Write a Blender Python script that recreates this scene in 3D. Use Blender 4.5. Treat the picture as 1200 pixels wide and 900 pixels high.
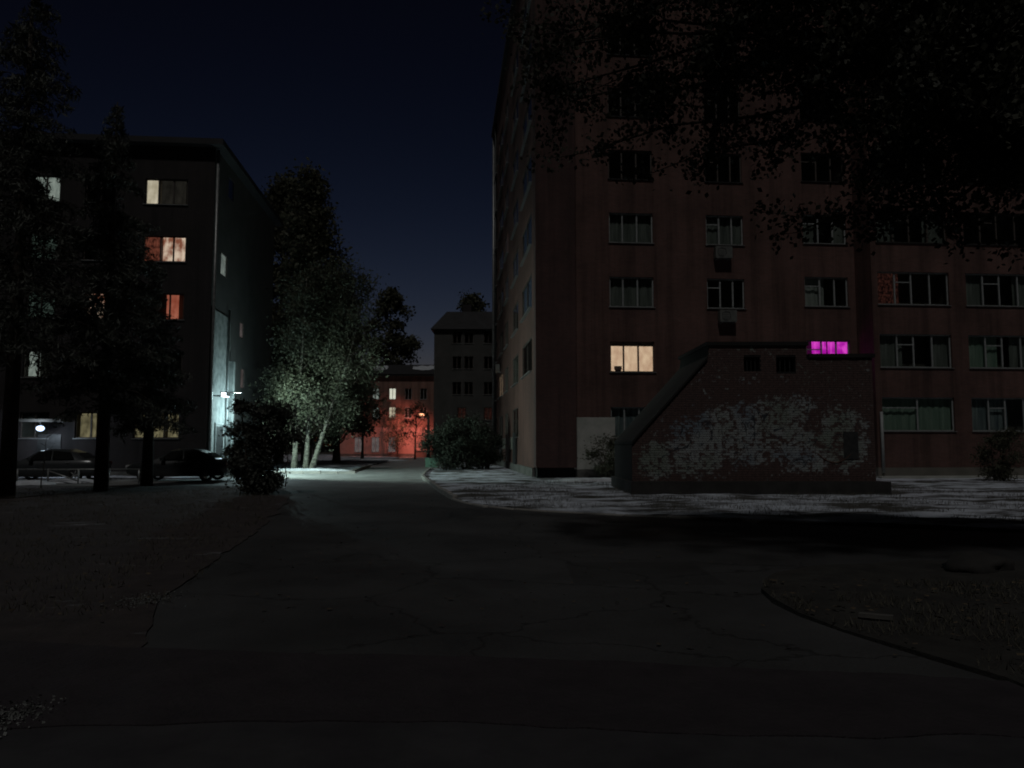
import bpy, bmesh, math, random
import numpy as np
from mathutils import Vector, Matrix, noise as mnoise
from mathutils.geometry import delaunay_2d_cdt

for o in list(bpy.data.objects):
    bpy.data.objects.remove(o, do_unlink=True)
random.seed(7)
RNG = np.random.default_rng(11)
R = math.radians
scene = bpy.context.scene
C = scene.collection

# ------------------------------------------------------------------ camera
F = 906.0                      # focal length in pixels of a 1200 px wide picture
PITCH = math.atan(72 / F)
EYE = 1.6
cam_d = bpy.data.cameras.new('camera')
cam_d.sensor_width = 36.0
cam_d.lens = 36.0 * F / 1200.0
cam_d.dof.use_dof = True            # a phone held by hand at night: far things a touch soft
cam_d.dof.focus_distance = 3.0
cam_d.dof.aperture_fstop = 5.0
cam_d.clip_start = 0.1
cam_d.clip_end = 2000
cam = bpy.data.objects.new('camera', cam_d)
C.objects.link(cam)
cam.location = (0, 0, EYE)
cam.rotation_euler = (R(90) + PITCH, 0, 0)
scene.camera = cam

# ------------------------------------------------------------------ sky
world = bpy.data.worlds.new('World')
scene.world = world
world.use_nodes = True
wn = world.node_tree
wn.nodes.clear()
w_out = wn.nodes.new('ShaderNodeOutputWorld')
w_bg = wn.nodes.new('ShaderNodeBackground')
w_sky = wn.nodes.new('ShaderNodeTexSky')
w_sky.sky_type = 'NISHITA'
w_sky.sun_disc = False
w_sky.sun_elevation = R(-6.4)
w_sky.sun_rotation = R(-10)
w_sky.air_density = 1.0
w_sky.dust_density = 0.4
w_sky.ozone_density = 1.7
w_tint = wn.nodes.new('ShaderNodeMix')
w_tint.data_type = 'RGBA'
w_tint.blend_type = 'MULTIPLY'
w_tint.inputs[0].default_value = 1.0
w_tint.inputs[7].default_value = (1.08, 0.84, 0.84, 1)
wn.links.new(w_sky.outputs[0], w_tint.inputs[6])
wn.links.new(w_tint.outputs[2], w_bg.inputs[0])
w_bg.inputs[1].default_value = 1.6
wn.links.new(w_bg.outputs[0], w_out.inputs[0])

# ------------------------------------------------------------------ the one sun lamp, standing in for an unseen street lamp behind
sun_d = bpy.data.lights.new('moon', 'SUN')
sun_d.energy = 0.32
sun_d.angle = R(3)
sun_d.color = (1.0, 0.97, 0.93)
sun = bpy.data.objects.new('moon', sun_d)
C.objects.link(sun)
SUN_DIR = Vector((0.14, 1.0, -1.5)).normalized()      # travelling direction
sun.rotation_euler = SUN_DIR.to_track_quat('-Z', 'Y').to_euler()
sun.location = (-3, -20, 30)

# ------------------------------------------------------------------ exposure
scene.view_settings.view_transform = 'Standard'
scene.view_settings.look = 'None'
scene.view_settings.exposure = 0.0
scene.view_settings.gamma = 1.0
scene.view_settings.use_curve_mapping = False
scene.render.engine = 'CYCLES'

# ------------------------------------------------------------------ helpers
CP, SP = math.cos(PITCH), math.sin(PITCH)
def ray(px, py):
    r, u = (px - 600) / F, (450 - py) / F
    return Vector((r, CP - u * SP, SP + u * CP))
def at_depth(px, py, Y):
    d = ray(px, py); t = Y / d.y
    return Vector((d.x * t, Y, EYE + d.z * t))
def on_ground(px, py, z=0.0):
    d = ray(px, py); t = (z - EYE) / d.z
    return Vector((d.x * t, d.y * t, z))

def link(o, parent=None):
    C.objects.link(o)
    if parent is not None:
        o.parent = parent
    return o
def tag(o, label, cat, group=None):
    o['label'] = label; o['category'] = cat
    if group: o['group'] = group
    return o
def empty(name, loc, rz=0.0):
    o = bpy.data.objects.new(name, None)
    o.location = loc; o.rotation_euler = (0, 0, rz)
    o.empty_display_size = 0.3
    return link(o)

class MB:
    """collects verts and faces of one mesh"""
    def __init__(s): s.v = []; s.f = []
    def box(s, x0, x1, y0, y1, z0, z1):
        i = len(s.v)
        s.v += [(x0,y0,z0),(x1,y0,z0),(x1,y1,z0),(x0,y1,z0),(x0,y0,z1),(x1,y0,z1),(x1,y1,z1),(x0,y1,z1)]
        s.f += [(i,i+3,i+2,i+1),(i+4,i+5,i+6,i+7),(i,i+1,i+5,i+4),(i+1,i+2,i+6,i+5),(i+2,i+3,i+7,i+6),(i+3,i,i+4,i+7)]
        return s
    def quad(s, a, b, c, d):
        i = len(s.v); s.v += [tuple(a), tuple(b), tuple(c), tuple(d)]; s.f.append((i,i+1,i+2,i+3)); return s
    def prism(s, poly, y0, y1):
        """poly of (x,z), counter-clockwise seen from -y, extruded y0..y1"""
        n = len(poly); i = len(s.v)
        s.v += [(p[0], y0, p[1]) for p in poly] + [(p[0], y1, p[1]) for p in poly]
        s.f.append(tuple(range(i, i+n))); s.f.append(tuple(range(i+2*n-1, i+n-1, -1)))
        for k in range(n):
            a, b = i+k, i+(k+1) % n
            s.f.append((b, a, a+n, b+n))
        return s
    def tube(s, pts, radii, n=6, cap=True):
        pts = [Vector(p) for p in pts]
        if isinstance(radii, (int, float)): radii = [radii] * len(pts)
        i0 = len(s.v)
        ref = Vector((0.31, 0.77, 0.56))
        for k, p in enumerate(pts):
            t = (pts[min(k+1, len(pts)-1)] - pts[max(k-1, 0)])
            if t.length < 1e-9: t = Vector((0,0,1))
            t.normalize()
            a = t.cross(ref)
            if a.length < 1e-3: a = t.cross(Vector((1,0,0)))
            a.normalize(); b = t.cross(a)
            for j in range(n):
                an = 2*math.pi*j/n
                s.v.append(tuple(p + (a*math.cos(an) + b*math.sin(an)) * radii[k]))
        for k in range(len(pts)-1):
            for j in range(n):
                a = i0+k*n+j; b = i0+k*n+(j+1) % n
                s.f.append((a, b, b+n, a+n))
        if cap:
            s.f.append(tuple(range(i0+n-1, i0-1, -1)))
            e = i0+(len(pts)-1)*n
            s.f.append(tuple(range(e, e+n)))
        return s
    def mesh(s, name):
        m = bpy.data.meshes.new(name); m.from_pydata(s.v, [], s.f); m.update(); return m
    def build(s, name, mat, parent=None, smooth=False):
        m = s.mesh(name); m.materials.append(mat)
        if smooth: m.polygons.foreach_set('use_smooth', [True]*len(m.polygons))
        return link(bpy.data.objects.new(name, m), parent)
def inst(name, mesh, parent, loc=(0,0,0), rot=(0,0,0)):
    o = bpy.data.objects.new(name, mesh); o.location = loc; o.rotation_euler = rot
    return link(o, parent)

# ------------------------------------------------------------------ materials
def nt(name):
    m = bpy.data.materials.new(name); m.use_nodes = True
    return m, m.node_tree, m.node_tree.nodes['Principled BSDF']
def N(t, kind, **kw):
    n = t.nodes.new(kind)
    for k, v in kw.items(): setattr(n, k, v)
    return n
def ramp(t, src, stops):
    r = N(t, 'ShaderNodeValToRGB')
    e = r.color_ramp.elements
    while len(e) < len(stops): e.new(0.5)
    for el, (p, c) in zip(e, stops):
        el.position = p; el.color = (*c, 1) if len(c) == 3 else c
    t.links.new(src, r.inputs[0]); return r
def noise_node(t, scale, detail=5, rough=0.6, coord='Object', vec=None):
    n = N(t, 'ShaderNodeTexNoise'); n.inputs['Scale'].default_value = scale
    n.inputs['Detail'].default_value = detail; n.inputs['Roughness'].default_value = rough
    if vec is None:
        tc = N(t, 'ShaderNodeTexCoord'); vec = tc.outputs[coord]
    t.links.new(vec, n.inputs['Vector']); return n
def bump(t, b, src, strength, dist=0.02):
    n = N(t, 'ShaderNodeBump'); n.inputs['Strength'].default_value = strength
    n.inputs['Distance'].default_value = dist
    t.links.new(src, n.inputs['Height']); t.links.new(n.outputs[0], b.inputs['Normal'])

def mottled(name, c1, c2, scale=4.0, rough=0.85, bmp=0.3, metallic=0.0, coord='Object', lo=0.35, hi=0.65):
    m, t, b = nt(name)
    n = noise_node(t, scale, 6, 0.62, coord)
    r = ramp(t, n.outputs[0], [(lo, c1), (hi, c2)])
    t.links.new(r.outputs[0], b.inputs['Base Color'])
    b.inputs['Roughness'].default_value = rough; b.inputs['Metallic'].default_value = metallic
    if bmp: 
        n2 = noise_node(t, scale*6, 4, 0.6, coord)
        bump(t, b, n2.outputs[0], bmp)
    return m

def brick_mat(name, c1, c2, mortar, stain=0.5):
    """brick courses run along whichever wall axis the face has"""
    m, t, b = nt(name)
    tc = N(t, 'ShaderNodeTexCoord'); sp = N(t, 'ShaderNodeSeparateXYZ'); sn = N(t, 'ShaderNodeSeparateXYZ')
    t.links.new(tc.outputs['Object'], sp.inputs[0]); t.links.new(tc.outputs['Normal'], sn.inputs[0])
    ab = N(t, 'ShaderNodeMath', operation='ABSOLUTE'); t.links.new(sn.outputs[0], ab.inputs[0])
    gt = N(t, 'ShaderNodeMath', operation='GREATER_THAN'); gt.inputs[1].default_value = 0.6; t.links.new(ab.outputs[0], gt.inputs[0])
    mx = N(t, 'ShaderNodeMix'); t.links.new(gt.outputs[0], mx.inputs[0]); t.links.new(sp.outputs[0], mx.inputs[2]); t.links.new(sp.outputs[1], mx.inputs[3])
    cb = N(t, 'ShaderNodeCombineXYZ'); t.links.new(mx.outputs[0], cb.inputs[0]); t.links.new(sp.outputs[2], cb.inputs[1])
    br = N(t, 'ShaderNodeTexBrick'); t.links.new(cb.outputs[0], br.inputs['Vector'])
    br.inputs['Scale'].default_value = 1.0; br.inputs['Brick Width'].default_value = 0.26; br.inputs['Row Height'].default_value = 0.075
    br.inputs['Mortar Size'].default_value = 0.007; br.inputs['Bias'].default_value = 0.0
    br.inputs['Color1'].default_value = (*c1, 1); br.inputs['Color2'].default_value = (*c2, 1); br.inputs['Mortar'].default_value = (*mortar, 1)
    n = noise_node(t, 0.35, 6, 0.65); r = ramp(t, n.outputs[0], [(0.3, (1-stain,)*3), (0.7, (1.0, 1.0, 1.0))])
    mu = N(t, 'ShaderNodeMix', data_type='RGBA', blend_type='MULTIPLY'); mu.inputs[0].default_value = 1
    mp = N(t, 'ShaderNodeMapping'); mp.inputs['Scale'].default_value = (1.6, 1.6, 0.07); t.links.new(tc.outputs['Object'], mp.inputs[0])
    ns = noise_node(t, 1.0, 6, 0.7, vec=mp.outputs[0]); rs = ramp(t, ns.outputs[0], [(0.36, (0.55,)*3), (0.52, (1.0,)*3), (0.72, (1.25,)*3)])
    ms = N(t, 'ShaderNodeMix', data_type='RGBA', blend_type='MULTIPLY'); ms.inputs[0].default_value = 0.85
    t.links.new(r.outputs[0], ms.inputs[6]); t.links.new(rs.outputs[0], ms.inputs[7])
    t.links.new(br.outputs['Color'], mu.inputs[6]); t.links.new(ms.outputs[2], mu.inputs[7])
    t.links.new(mu.outputs[2], b.inputs['Base Color']); b.inputs['Roughness'].default_value = 0.9
    bump(t, b, br.outputs['Fac'], 0.35, -0.01)
    return m

M = {}
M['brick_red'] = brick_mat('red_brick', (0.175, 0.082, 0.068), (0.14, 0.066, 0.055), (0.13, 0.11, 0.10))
M['brick_maroon'] = brick_mat('maroon_brick', (0.105, 0.050, 0.046), (0.085, 0.042, 0.040), (0.08, 0.06, 0.055))  # the front brick darkened: the corner bay's shade put into the colour
M['brick_side'] = brick_mat('side_brick', (0.15, 0.070, 0.056), (0.125, 0.059, 0.048), (0.12, 0.075, 0.062))
M['brick_dark'] = brick_mat('dark_brick', (0.036, 0.029, 0.030), (0.030, 0.025, 0.026), (0.034, 0.031, 0.031))
M['brick_far'] = brick_mat('far_brick', (0.30, 0.16, 0.125), (0.26, 0.14, 0.11), (0.24, 0.18, 0.15), 0.35)
M['plaster'] = mottled('pale_plaster', (0.36, 0.37, 0.34), (0.50, 0.50, 0.47), 1.6, 0.9, 0.2)
M['plaster_grey'] = mottled('grey_plaster', (0.12, 0.115, 0.10), (0.17, 0.16, 0.14), 1.2, 0.9, 0.2)
M['block_render'] = mottled('dark_block_render', (0.055, 0.055, 0.052), (0.08, 0.078, 0.074), 0.8, 0.9, 0.2)
M['pink_render'] = mottled('pink_render', (0.30, 0.19, 0.165), (0.38, 0.25, 0.22), 0.9, 0.9, 0.2)
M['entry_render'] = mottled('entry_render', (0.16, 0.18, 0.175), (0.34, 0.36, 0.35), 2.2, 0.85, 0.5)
M['concrete'] = mottled('weathered_concrete', (0.07, 0.07, 0.065), (0.14, 0.135, 0.125), 2.0, 0.9, 0.4)
M['concrete_dark'] = mottled('dark_concrete', (0.018, 0.017, 0.016), (0.036, 0.034, 0.032), 2.0, 0.9, 0.4)
M['tar'] = mottled('tarred_render', (0.010, 0.010, 0.010), (0.018, 0.017, 0.016), 2.0, 0.95, 0.4)  # near black colour puts the shelter's flank and copings in shade
M['kerb'] = mottled('kerb_concrete', (0.22, 0.22, 0.21), (0.34, 0.33, 0.31), 3.0, 0.9, 0.4)
M['frame_white'] = mottled('white_window_frame', (0.26, 0.28, 0.28), (0.38, 0.40, 0.40), 8, 0.45, 0.0)
M['frame_dark'] = mottled('brown_window_frame', (0.06, 0.05, 0.045), (0.10, 0.085, 0.075), 8, 0.6, 0.0)
M['metal_dark'] = mottled('dark_painted_metal', (0.030, 0.032, 0.033), (0.055, 0.055, 0.055), 6, 0.5, 0.1, 0.3)
M['metal_grey'] = mottled('galvanised_metal', (0.22, 0.23, 0.23), (0.34, 0.35, 0.35), 5, 0.45, 0.1, 0.6)
M['metal_green'] = mottled('green_painted_metal', (0.05, 0.12, 0.085), (0.08, 0.17, 0.12), 5, 0.55, 0.1)
M['roof'] = mottled('roof_sheet', (0.018, 0.018, 0.020), (0.030, 0.030, 0.033), 1.5, 0.8, 0.1, 0.0)
M['interior'] = mottled('room_interior', (0.10, 0.09, 0.08), (0.14, 0.13, 0.12), 2, 0.9, 0.0)
M['bark'] = mottled('dark_bark', (0.025, 0.020, 0.016), (0.07, 0.058, 0.048), 9, 0.95, 0.8)
M['rubber'] = mottled('tyre_rubber', (0.012, 0.012, 0.012), (0.025, 0.024, 0.023), 12, 0.85, 0.2)
M['ac_white'] = mottled('air_conditioner_shell', (0.11, 0.115, 0.11), (0.16, 0.165, 0.155), 4, 0.5, 0.0)
M['void'] = mottled('soot_dark_lining', (0.008, 0.008, 0.008), (0.014, 0.013, 0.012), 4, 0.95, 0.0)  # near black: shade of gaps and recesses put into the colour

def birch_bark():
    m, t, b = nt('birch_bark')
    tc = N(t, 'ShaderNodeTexCoord'); mp = N(t, 'ShaderNodeMapping'); mp.inputs['Scale'].default_value = (3, 3, 9)
    t.links.new(tc.outputs['Object'], mp.inputs[0])
    n = noise_node(t, 1.6, 6, 0.7, vec=mp.outputs[0])
    r = ramp(t, n.outputs[0], [(0.38, (0.035, 0.03, 0.027)), (0.52, (0.17, 0.17, 0.14)), (0.78, (0.30, 0.30, 0.26))])
    t.links.new(r.outputs[0], b.inputs['Base Color']); b.inputs['Roughness'].default_value = 0.8
    bump(t, b, n.outputs[0], 0.5); return m
M['birch_bark'] = birch_bark()

def leaf_mat(name, c1, c2, trans=0.25):
    m, t, b = nt(name)
    oi = noise_node(t, 1.3, 3, 0.5)
    n2 = noise_node(t, 14, 2, 0.5)
    ad = N(t, 'ShaderNodeMath', operation='ADD'); t.links.new(oi.outputs[0], ad.inputs[0]); t.links.new(n2.outputs[0], ad.inputs[1])
    ml = N(t, 'ShaderNodeMath', operation='MULTIPLY'); ml.inputs[1].default_value = 0.5; t.links.new(ad.outputs[0], ml.inputs[0])
    r = ramp(t, ml.outputs[0], [(0.35, c1), (0.65, c2)])
    t.links.new(r.outputs[0], b.inputs['Base Color']); b.inputs['Roughness'].default_value = 0.7
    tr = N(t, 'ShaderNodeBsdfTranslucent'); t.links.new(r.outputs[0], tr.inputs[0])
    mx = N(t, 'ShaderNodeMixShader'); mx.inputs[0].default_value = trans
    t.links.new(b.outputs[0], mx.inputs[1]); t.links.new(tr.outputs[0], mx.inputs[2])
    t.links.new(mx.outputs[0], t.nodes['Material Output'].inputs['Surface'])
    return m
M['leaf_birch'] = leaf_mat('birch_leaves', (0.034, 0.043, 0.027), (0.100, 0.108, 0.070))
M['leaf_dark'] = leaf_mat('dark_leaves', (0.050, 0.056, 0.032), (0.10, 0.10, 0.065))
M['leaf_near'] = leaf_mat('overhanging_leaves', (0.024, 0.026, 0.018), (0.060, 0.060, 0.040))
M['needle'] = leaf_mat('spruce_needles', (0.040, 0.046, 0.038), (0.075, 0.082, 0.068), 0.1)
M['leaf_hedge'] = leaf_mat('hedge_leaves', (0.018, 0.026, 0.017), (0.036, 0.047, 0.030), 0.12)
M['leaf_litter'] = mottled('fallen_leaves', (0.05, 0.035, 0.022), (0.12, 0.092, 0.058), 20, 0.9, 0.0)
M['grass'] = mottled('withered_grass', (0.050, 0.048, 0.036), (0.110, 0.102, 0.078), 6, 0.9, 0.0)

def asphalt():
    m, t, b = nt('asphalt')
    n = noise_node(t, 0.45, 8, 0.65); n2 = noise_node(t, 60, 3, 0.7)
    r = ramp(t, n.outputs[0], [(0.30, (0.032, 0.033, 0.034)), (0.70, (0.058, 0.058, 0.060))])
    r2 = ramp(t, n2.outputs[0], [(0.3, (0.65,)*3), (0.7, (1.25,)*3)])
    mu = N(t, 'ShaderNodeMix', data_type='RGBA', blend_type='MULTIPLY'); mu.inputs[0].default_value = 1
    t.links.new(r.outputs[0], mu.inputs[6]); t.links.new(r2.outputs[0], mu.inputs[7])
    tcc = N(t, 'ShaderNodeTexCoord'); wob = noise_node(t, 1.2, 5, 0.6)
    va = N(t, 'ShaderNodeVectorMath', operation='MULTIPLY_ADD'); va.inputs[1].default_value = (0.9,)*3; t.links.new(wob.outputs['Color'], va.inputs[0]); t.links.new(tcc.outputs['Object'], va.inputs[2])
    vo = N(t, 'ShaderNodeTexVoronoi', feature='DISTANCE_TO_EDGE'); vo.inputs['Scale'].default_value = 0.42; t.links.new(va.outputs[0], vo.inputs['Vector'])
    cr = ramp(t, vo.outputs['Distance'], [(0.0, (0.35,)*3), (0.012, (1,)*3)])
    st = noise_node(t, 0.16, 4, 0.6); sr = ramp(t, st.outputs[0], [(0.38, (0.68,)*3), (0.50, (1.0,)*3), (0.62, (1.22,)*3)])
    vp = N(t, 'ShaderNodeTexVoronoi', distance='CHEBYCHEV'); vp.inputs['Scale'].default_value = 0.23; t.links.new(tcc.outputs['Object'], vp.inputs['Vector'])
    pr = ramp(t, vp.outputs['Distance'], [(0.20, (0.74,)*3), (0.205, (1,)*3)])
    last = mu
    for extra in (cr, sr, pr):
        q = N(t, 'ShaderNodeMix', data_type='RGBA', blend_type='MULTIPLY'); q.inputs[0].default_value = 1
        t.links.new(last.outputs[2], q.inputs[6]); t.links.new(extra.outputs[0], q.inputs[7]); last = q
    mu = last
    # patchy frost, paler up the lane: the floodlit pool put into the colour
    tc = N(t, 'ShaderNodeTexCoord'); sp = N(t, 'ShaderNodeSeparateXYZ'); t.links.new(tc.outputs['Object'], sp.inputs[0])
    yy = N(t, 'ShaderNodeMapRange'); yy.inputs[1].default_value = 25; yy.inputs[2].default_value = 37; t.links.new(sp.outputs[1], yy.inputs[0])
    nf = noise_node(t, 0.8, 8, 0.7); fm = N(t, 'ShaderNodeMath', operation='MULTIPLY_ADD'); fm.inputs[1].default_value = 1.3; fm.inputs[2].default_value = -0.15; fm.use_clamp = True
    t.links.new(nf.outputs[0], fm.inputs[0]); ff = N(t, 'ShaderNodeMath', operation='MULTIPLY'); t.links.new(yy.outputs[0], ff.inputs[0]); t.links.new(fm.outputs[0], ff.inputs[1])
    fx = N(t, 'ShaderNodeMix', data_type='RGBA'); t.links.new(ff.outputs[0], fx.inputs[0]); t.links.new(mu.outputs[2], fx.inputs[6]); fx.inputs[7].default_value = (0.48, 0.50, 0.50, 1)
    t.links.new(fx.outputs[2], b.inputs['Base Color'])
    rr = ramp(t, n.outputs[0], [(0.35, (0.62,)*3), (0.65, (0.85,)*3)]); t.links.new(rr.outputs[0], b.inputs['Roughness'])
    bump(t, b, n2.outputs[0], 0.5, 0.01); return m
M['asphalt'] = asphalt()

def soil(name, c1, c2, snow_lo, snow_hi, sscale, snow_c=(0.62, 0.66, 0.72)):
    m, t, b = nt(name)
    n = noise_node(t, 2.3, 8, 0.7); r = ramp(t, n.outputs[0], [(0.3, c1), (0.7, c2)])
    mp = N(t, 'ShaderNodeMapping'); tc = N(t, 'ShaderNodeTexCoord'); t.links.new(tc.outputs['Object'], mp.inputs[0]); mp.inputs['Scale'].default_value = (0.6, 1.2, 1)
    s = noise_node(t, sscale, 10, 0.72, vec=mp.outputs[0])
    sr = ramp(t, s.outputs[0], [(snow_lo, (0, 0, 0)), (snow_hi, (1, 1, 1))])
    mx = N(t, 'ShaderNodeMix', data_type='RGBA'); t.links.new(sr.outputs[0], mx.inputs[0]); t.links.new(r.outputs[0], mx.inputs[6]); mx.inputs[7].default_value = (*snow_c, 1)
    t.links.new(mx.outputs[2], b.inputs['Base Color']); b.inputs['Roughness'].default_value = 0.9
    n3 = noise_node(t, 18, 5, 0.7); bump(t, b, n3.outputs[0], 0.7, 0.04); return m
M['ground'] = soil('bare_ground', (0.05, 0.045, 0.038), (0.085, 0.075, 0.06), 0.70, 0.78, 0.5)
M['lawn_left'] = soil('frosty_lawn', (0.030, 0.024, 0.025), (0.062, 0.051, 0.050), 0.60, 0.84, 0.7)
M['lawn_snow'] = soil('snow_dusted_lawn', (0.055, 0.055, 0.050), (0.085, 0.082, 0.078), 0.44, 0.55, 0.62, (0.60, 0.65, 0.74))
M['lawn_island'] = soil('island_lawn', (0.014, 0.013, 0.013), (0.048, 0.046, 0.040), 0.66, 0.76, 1.6)  # soil and a tree's cast shade together in one dark colour
M['earth'] = soil('dark_earth', (0.022, 0.018, 0.022), (0.040, 0.033, 0.038), 0.85, 0.95, 0.8)  # a shadow cast from behind the camera, put into the ground colour
M['path'] = mottled('worn_path', (0.026, 0.025, 0.029), (0.045, 0.044, 0.048), 1.6, 0.9, 0.4)
def snow_mat():
    m, t, b = nt('old_snow')
    n = noise_node(t, 3, 7, 0.65); r = ramp(t, n.outputs[0], [(0.3, (0.42, 0.45, 0.49)), (0.7, (0.70, 0.74, 0.80))])
    t.links.new(r.outputs[0], b.inputs['Base Color']); b.inputs['Roughness'].default_value = 0.75
    n2 = noise_node(t, 22, 5, 0.7); bump(t, b, n2.outputs[0], 0.6, 0.03); return m
M['snow'] = snow_mat()

def glass_mat():
    m, t, b = nt('window_glass')
    fr = N(t, 'ShaderNodeLayerWeight'); fr.inputs[0].default_value = 0.5
    pw = N(t, 'ShaderNodeMath', operation='POWER'); pw.inputs[1].default_value = 5.0; t.links.new(fr.outputs['Facing'], pw.inputs[0])
    ad = N(t, 'ShaderNodeMath', operation='MULTIPLY_ADD'); ad.inputs[1].default_value = 0.9; ad.inputs[2].default_value = 0.045; t.links.new(pw.outputs[0], ad.inputs[0])
    tr = N(t, 'ShaderNodeBsdfTransparent'); tr.inputs[0].default_value = (0.86, 0.89, 0.87, 1)
    gl = N(t, 'ShaderNodeBsdfGlossy'); gl.inputs['Roughness'].default_value = 0.04
    mx = N(t, 'ShaderNodeMixShader'); t.links.new(ad.outputs[0], mx.inputs[0]); t.links.new(tr.outputs[0], mx.inputs[1]); t.links.new(gl.outputs[0], mx.inputs[2])
    t.links.new(mx.outputs[0], t.nodes['Material Output'].inputs['Surface']); return m
M['glass'] = glass_mat()
def cloth(name, c1, c2):
    m, t, b = nt(name)
    tc = N(t, 'ShaderNodeTexCoord'); mp = N(t, 'ShaderNodeMapping'); mp.inputs['Scale'].default_value = (1, 1, 0.08); t.links.new(tc.outputs['Object'], mp.inputs[0])
    n = noise_node(t, 7, 3, 0.5, vec=mp.outputs[0]); r = ramp(t, n.outputs[0], [(0.3, c1), (0.7, c2)])
    t.links.new(r.outputs[0], b.inputs['Base Color']); b.inputs['Roughness'].default_value = 0.9; return m
M['curtain_grey'] = cloth('grey_curtain', (0.12, 0.13, 0.125), (0.26, 0.27, 0.26))
M['curtain_green'] = cloth('green_curtain', (0.20, 0.29, 0.24), (0.34, 0.43, 0.37))
M['curtain_blue'] = cloth('blue_curtain', (0.10, 0.13, 0.16), (0.34, 0.38, 0.40))
M['curtain_white'] = cloth('white_curtain', (0.32, 0.33, 0.33), (0.50, 0.51, 0.50))
def lit(name, c1, c2, strength, scale=3.6, spread=(0.3, 0.7), zs=0.45):
    """a backlit curtain: the room's lamp shines through folds of cloth"""
    m, t, b = nt(name)
    tc = N(t, 'ShaderNodeTexCoord'); mp = N(t, 'ShaderNodeMapping'); mp.inputs['Scale'].default_value = (1, 1, zs); t.links.new(tc.outputs['Object'], mp.inputs[0])
    n = noise_node(t, scale, 4, 0.55, vec=mp.outputs[0]); r = ramp(t, n.outputs[0], [(spread[0], c1), (spread[1], c2)])
    em = N(t, 'ShaderNodeEmission'); t.links.new(r.outputs[0], em.inputs[0]); em.inputs[1].default_value = strength
    t.links.new(em.outputs[0], t.nodes['Material Output'].inputs['Surface']); return m
M['lit_warm'] = lit('warm_lit_curtain', (0.60, 0.36, 0.24), (0.92, 0.64, 0.44), 1.0)
M['lit_magenta'] = lit('magenta_lit_curtain', (0.46, 0.006, 0.40), (0.86, 0.07, 0.68), 1.15, 3.6, (0.40, 0.60))
M['lit_cream'] = lit('cream_lit_curtain', (0.42, 0.34, 0.24), (0.78, 0.66, 0.52), 1.0)
M['lit_peach'] = lit('peach_lit_curtain', (0.30, 0.10, 0.06), (0.95, 0.70, 0.55), 0.9, 3.0, (0.40, 0.60))
M['lit_red'] = lit('red_lit_curtain', (0.35, 0.07, 0.04), (0.65, 0.20, 0.13), 0.75)
M['lit_dimgreen'] = lit('dim_green_lit_curtain', (0.008, 0.012, 0.010), (0.055, 0.075, 0.065), 1.0)
M['lit_pale'] = lit('pale_lit_curtain', (0.12, 0.14, 0.13), (0.34, 0.37, 0.34), 1.0)
M['lit_yellow'] = lit('yellow_lit_curtain', (0.05, 0.04, 0.022), (0.24, 0.20, 0.115), 1.0, 4.5)
M['lit_orange'] = lit('orange_lit_curtain', (0.16, 0.07, 0.04), (0.38, 0.18, 0.10), 0.8)
M['lit_dimred'] = lit('dim_red_lit_curtain', (0.004, 0.002, 0.002), (0.050, 0.016, 0.012), 1.0, 9, (0.42, 0.7), 0.8)
M['lit_dusk'] = lit('faintly_lit_curtain', (0.07, 0.052, 0.055), (0.17, 0.135, 0.135), 1.0)
M['lit_faint'] = lit('barely_lit_curtain', (0.008, 0.007, 0.006), (0.022, 0.019, 0.016), 1.0)
M['lit_maroon'] = lit('maroon_lit_curtain', (0.03, 0.008, 0.006), (0.20, 0.055, 0.035), 1.0, 9.0, (0.35, 0.65), 0.6)
M['lit_glint'] = lit('distant_lit_room', (0.8, 0.75, 0.62), (1.0, 0.97, 0.85), 1.0)
def glow(name, col, strength):
    m, t, b = nt(name)
    em = N(t, 'ShaderNodeEmission'); em.inputs[0].default_value = (*col, 1); em.inputs[1].default_value = strength
    t.links.new(em.outputs[0], t.nodes['Material Output'].inputs['Surface']); return m
M['glow_white'] = glow('cold_white_lamp', (0.80, 0.93, 1.0), 5.0)
M['glow_blue'] = glow('bluish_lamp', (0.55, 0.72, 1.0), 2.5)
M['glow_red'] = glow('orange_red_lamp', (1.0, 0.42, 0.22), 3.0)

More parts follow.
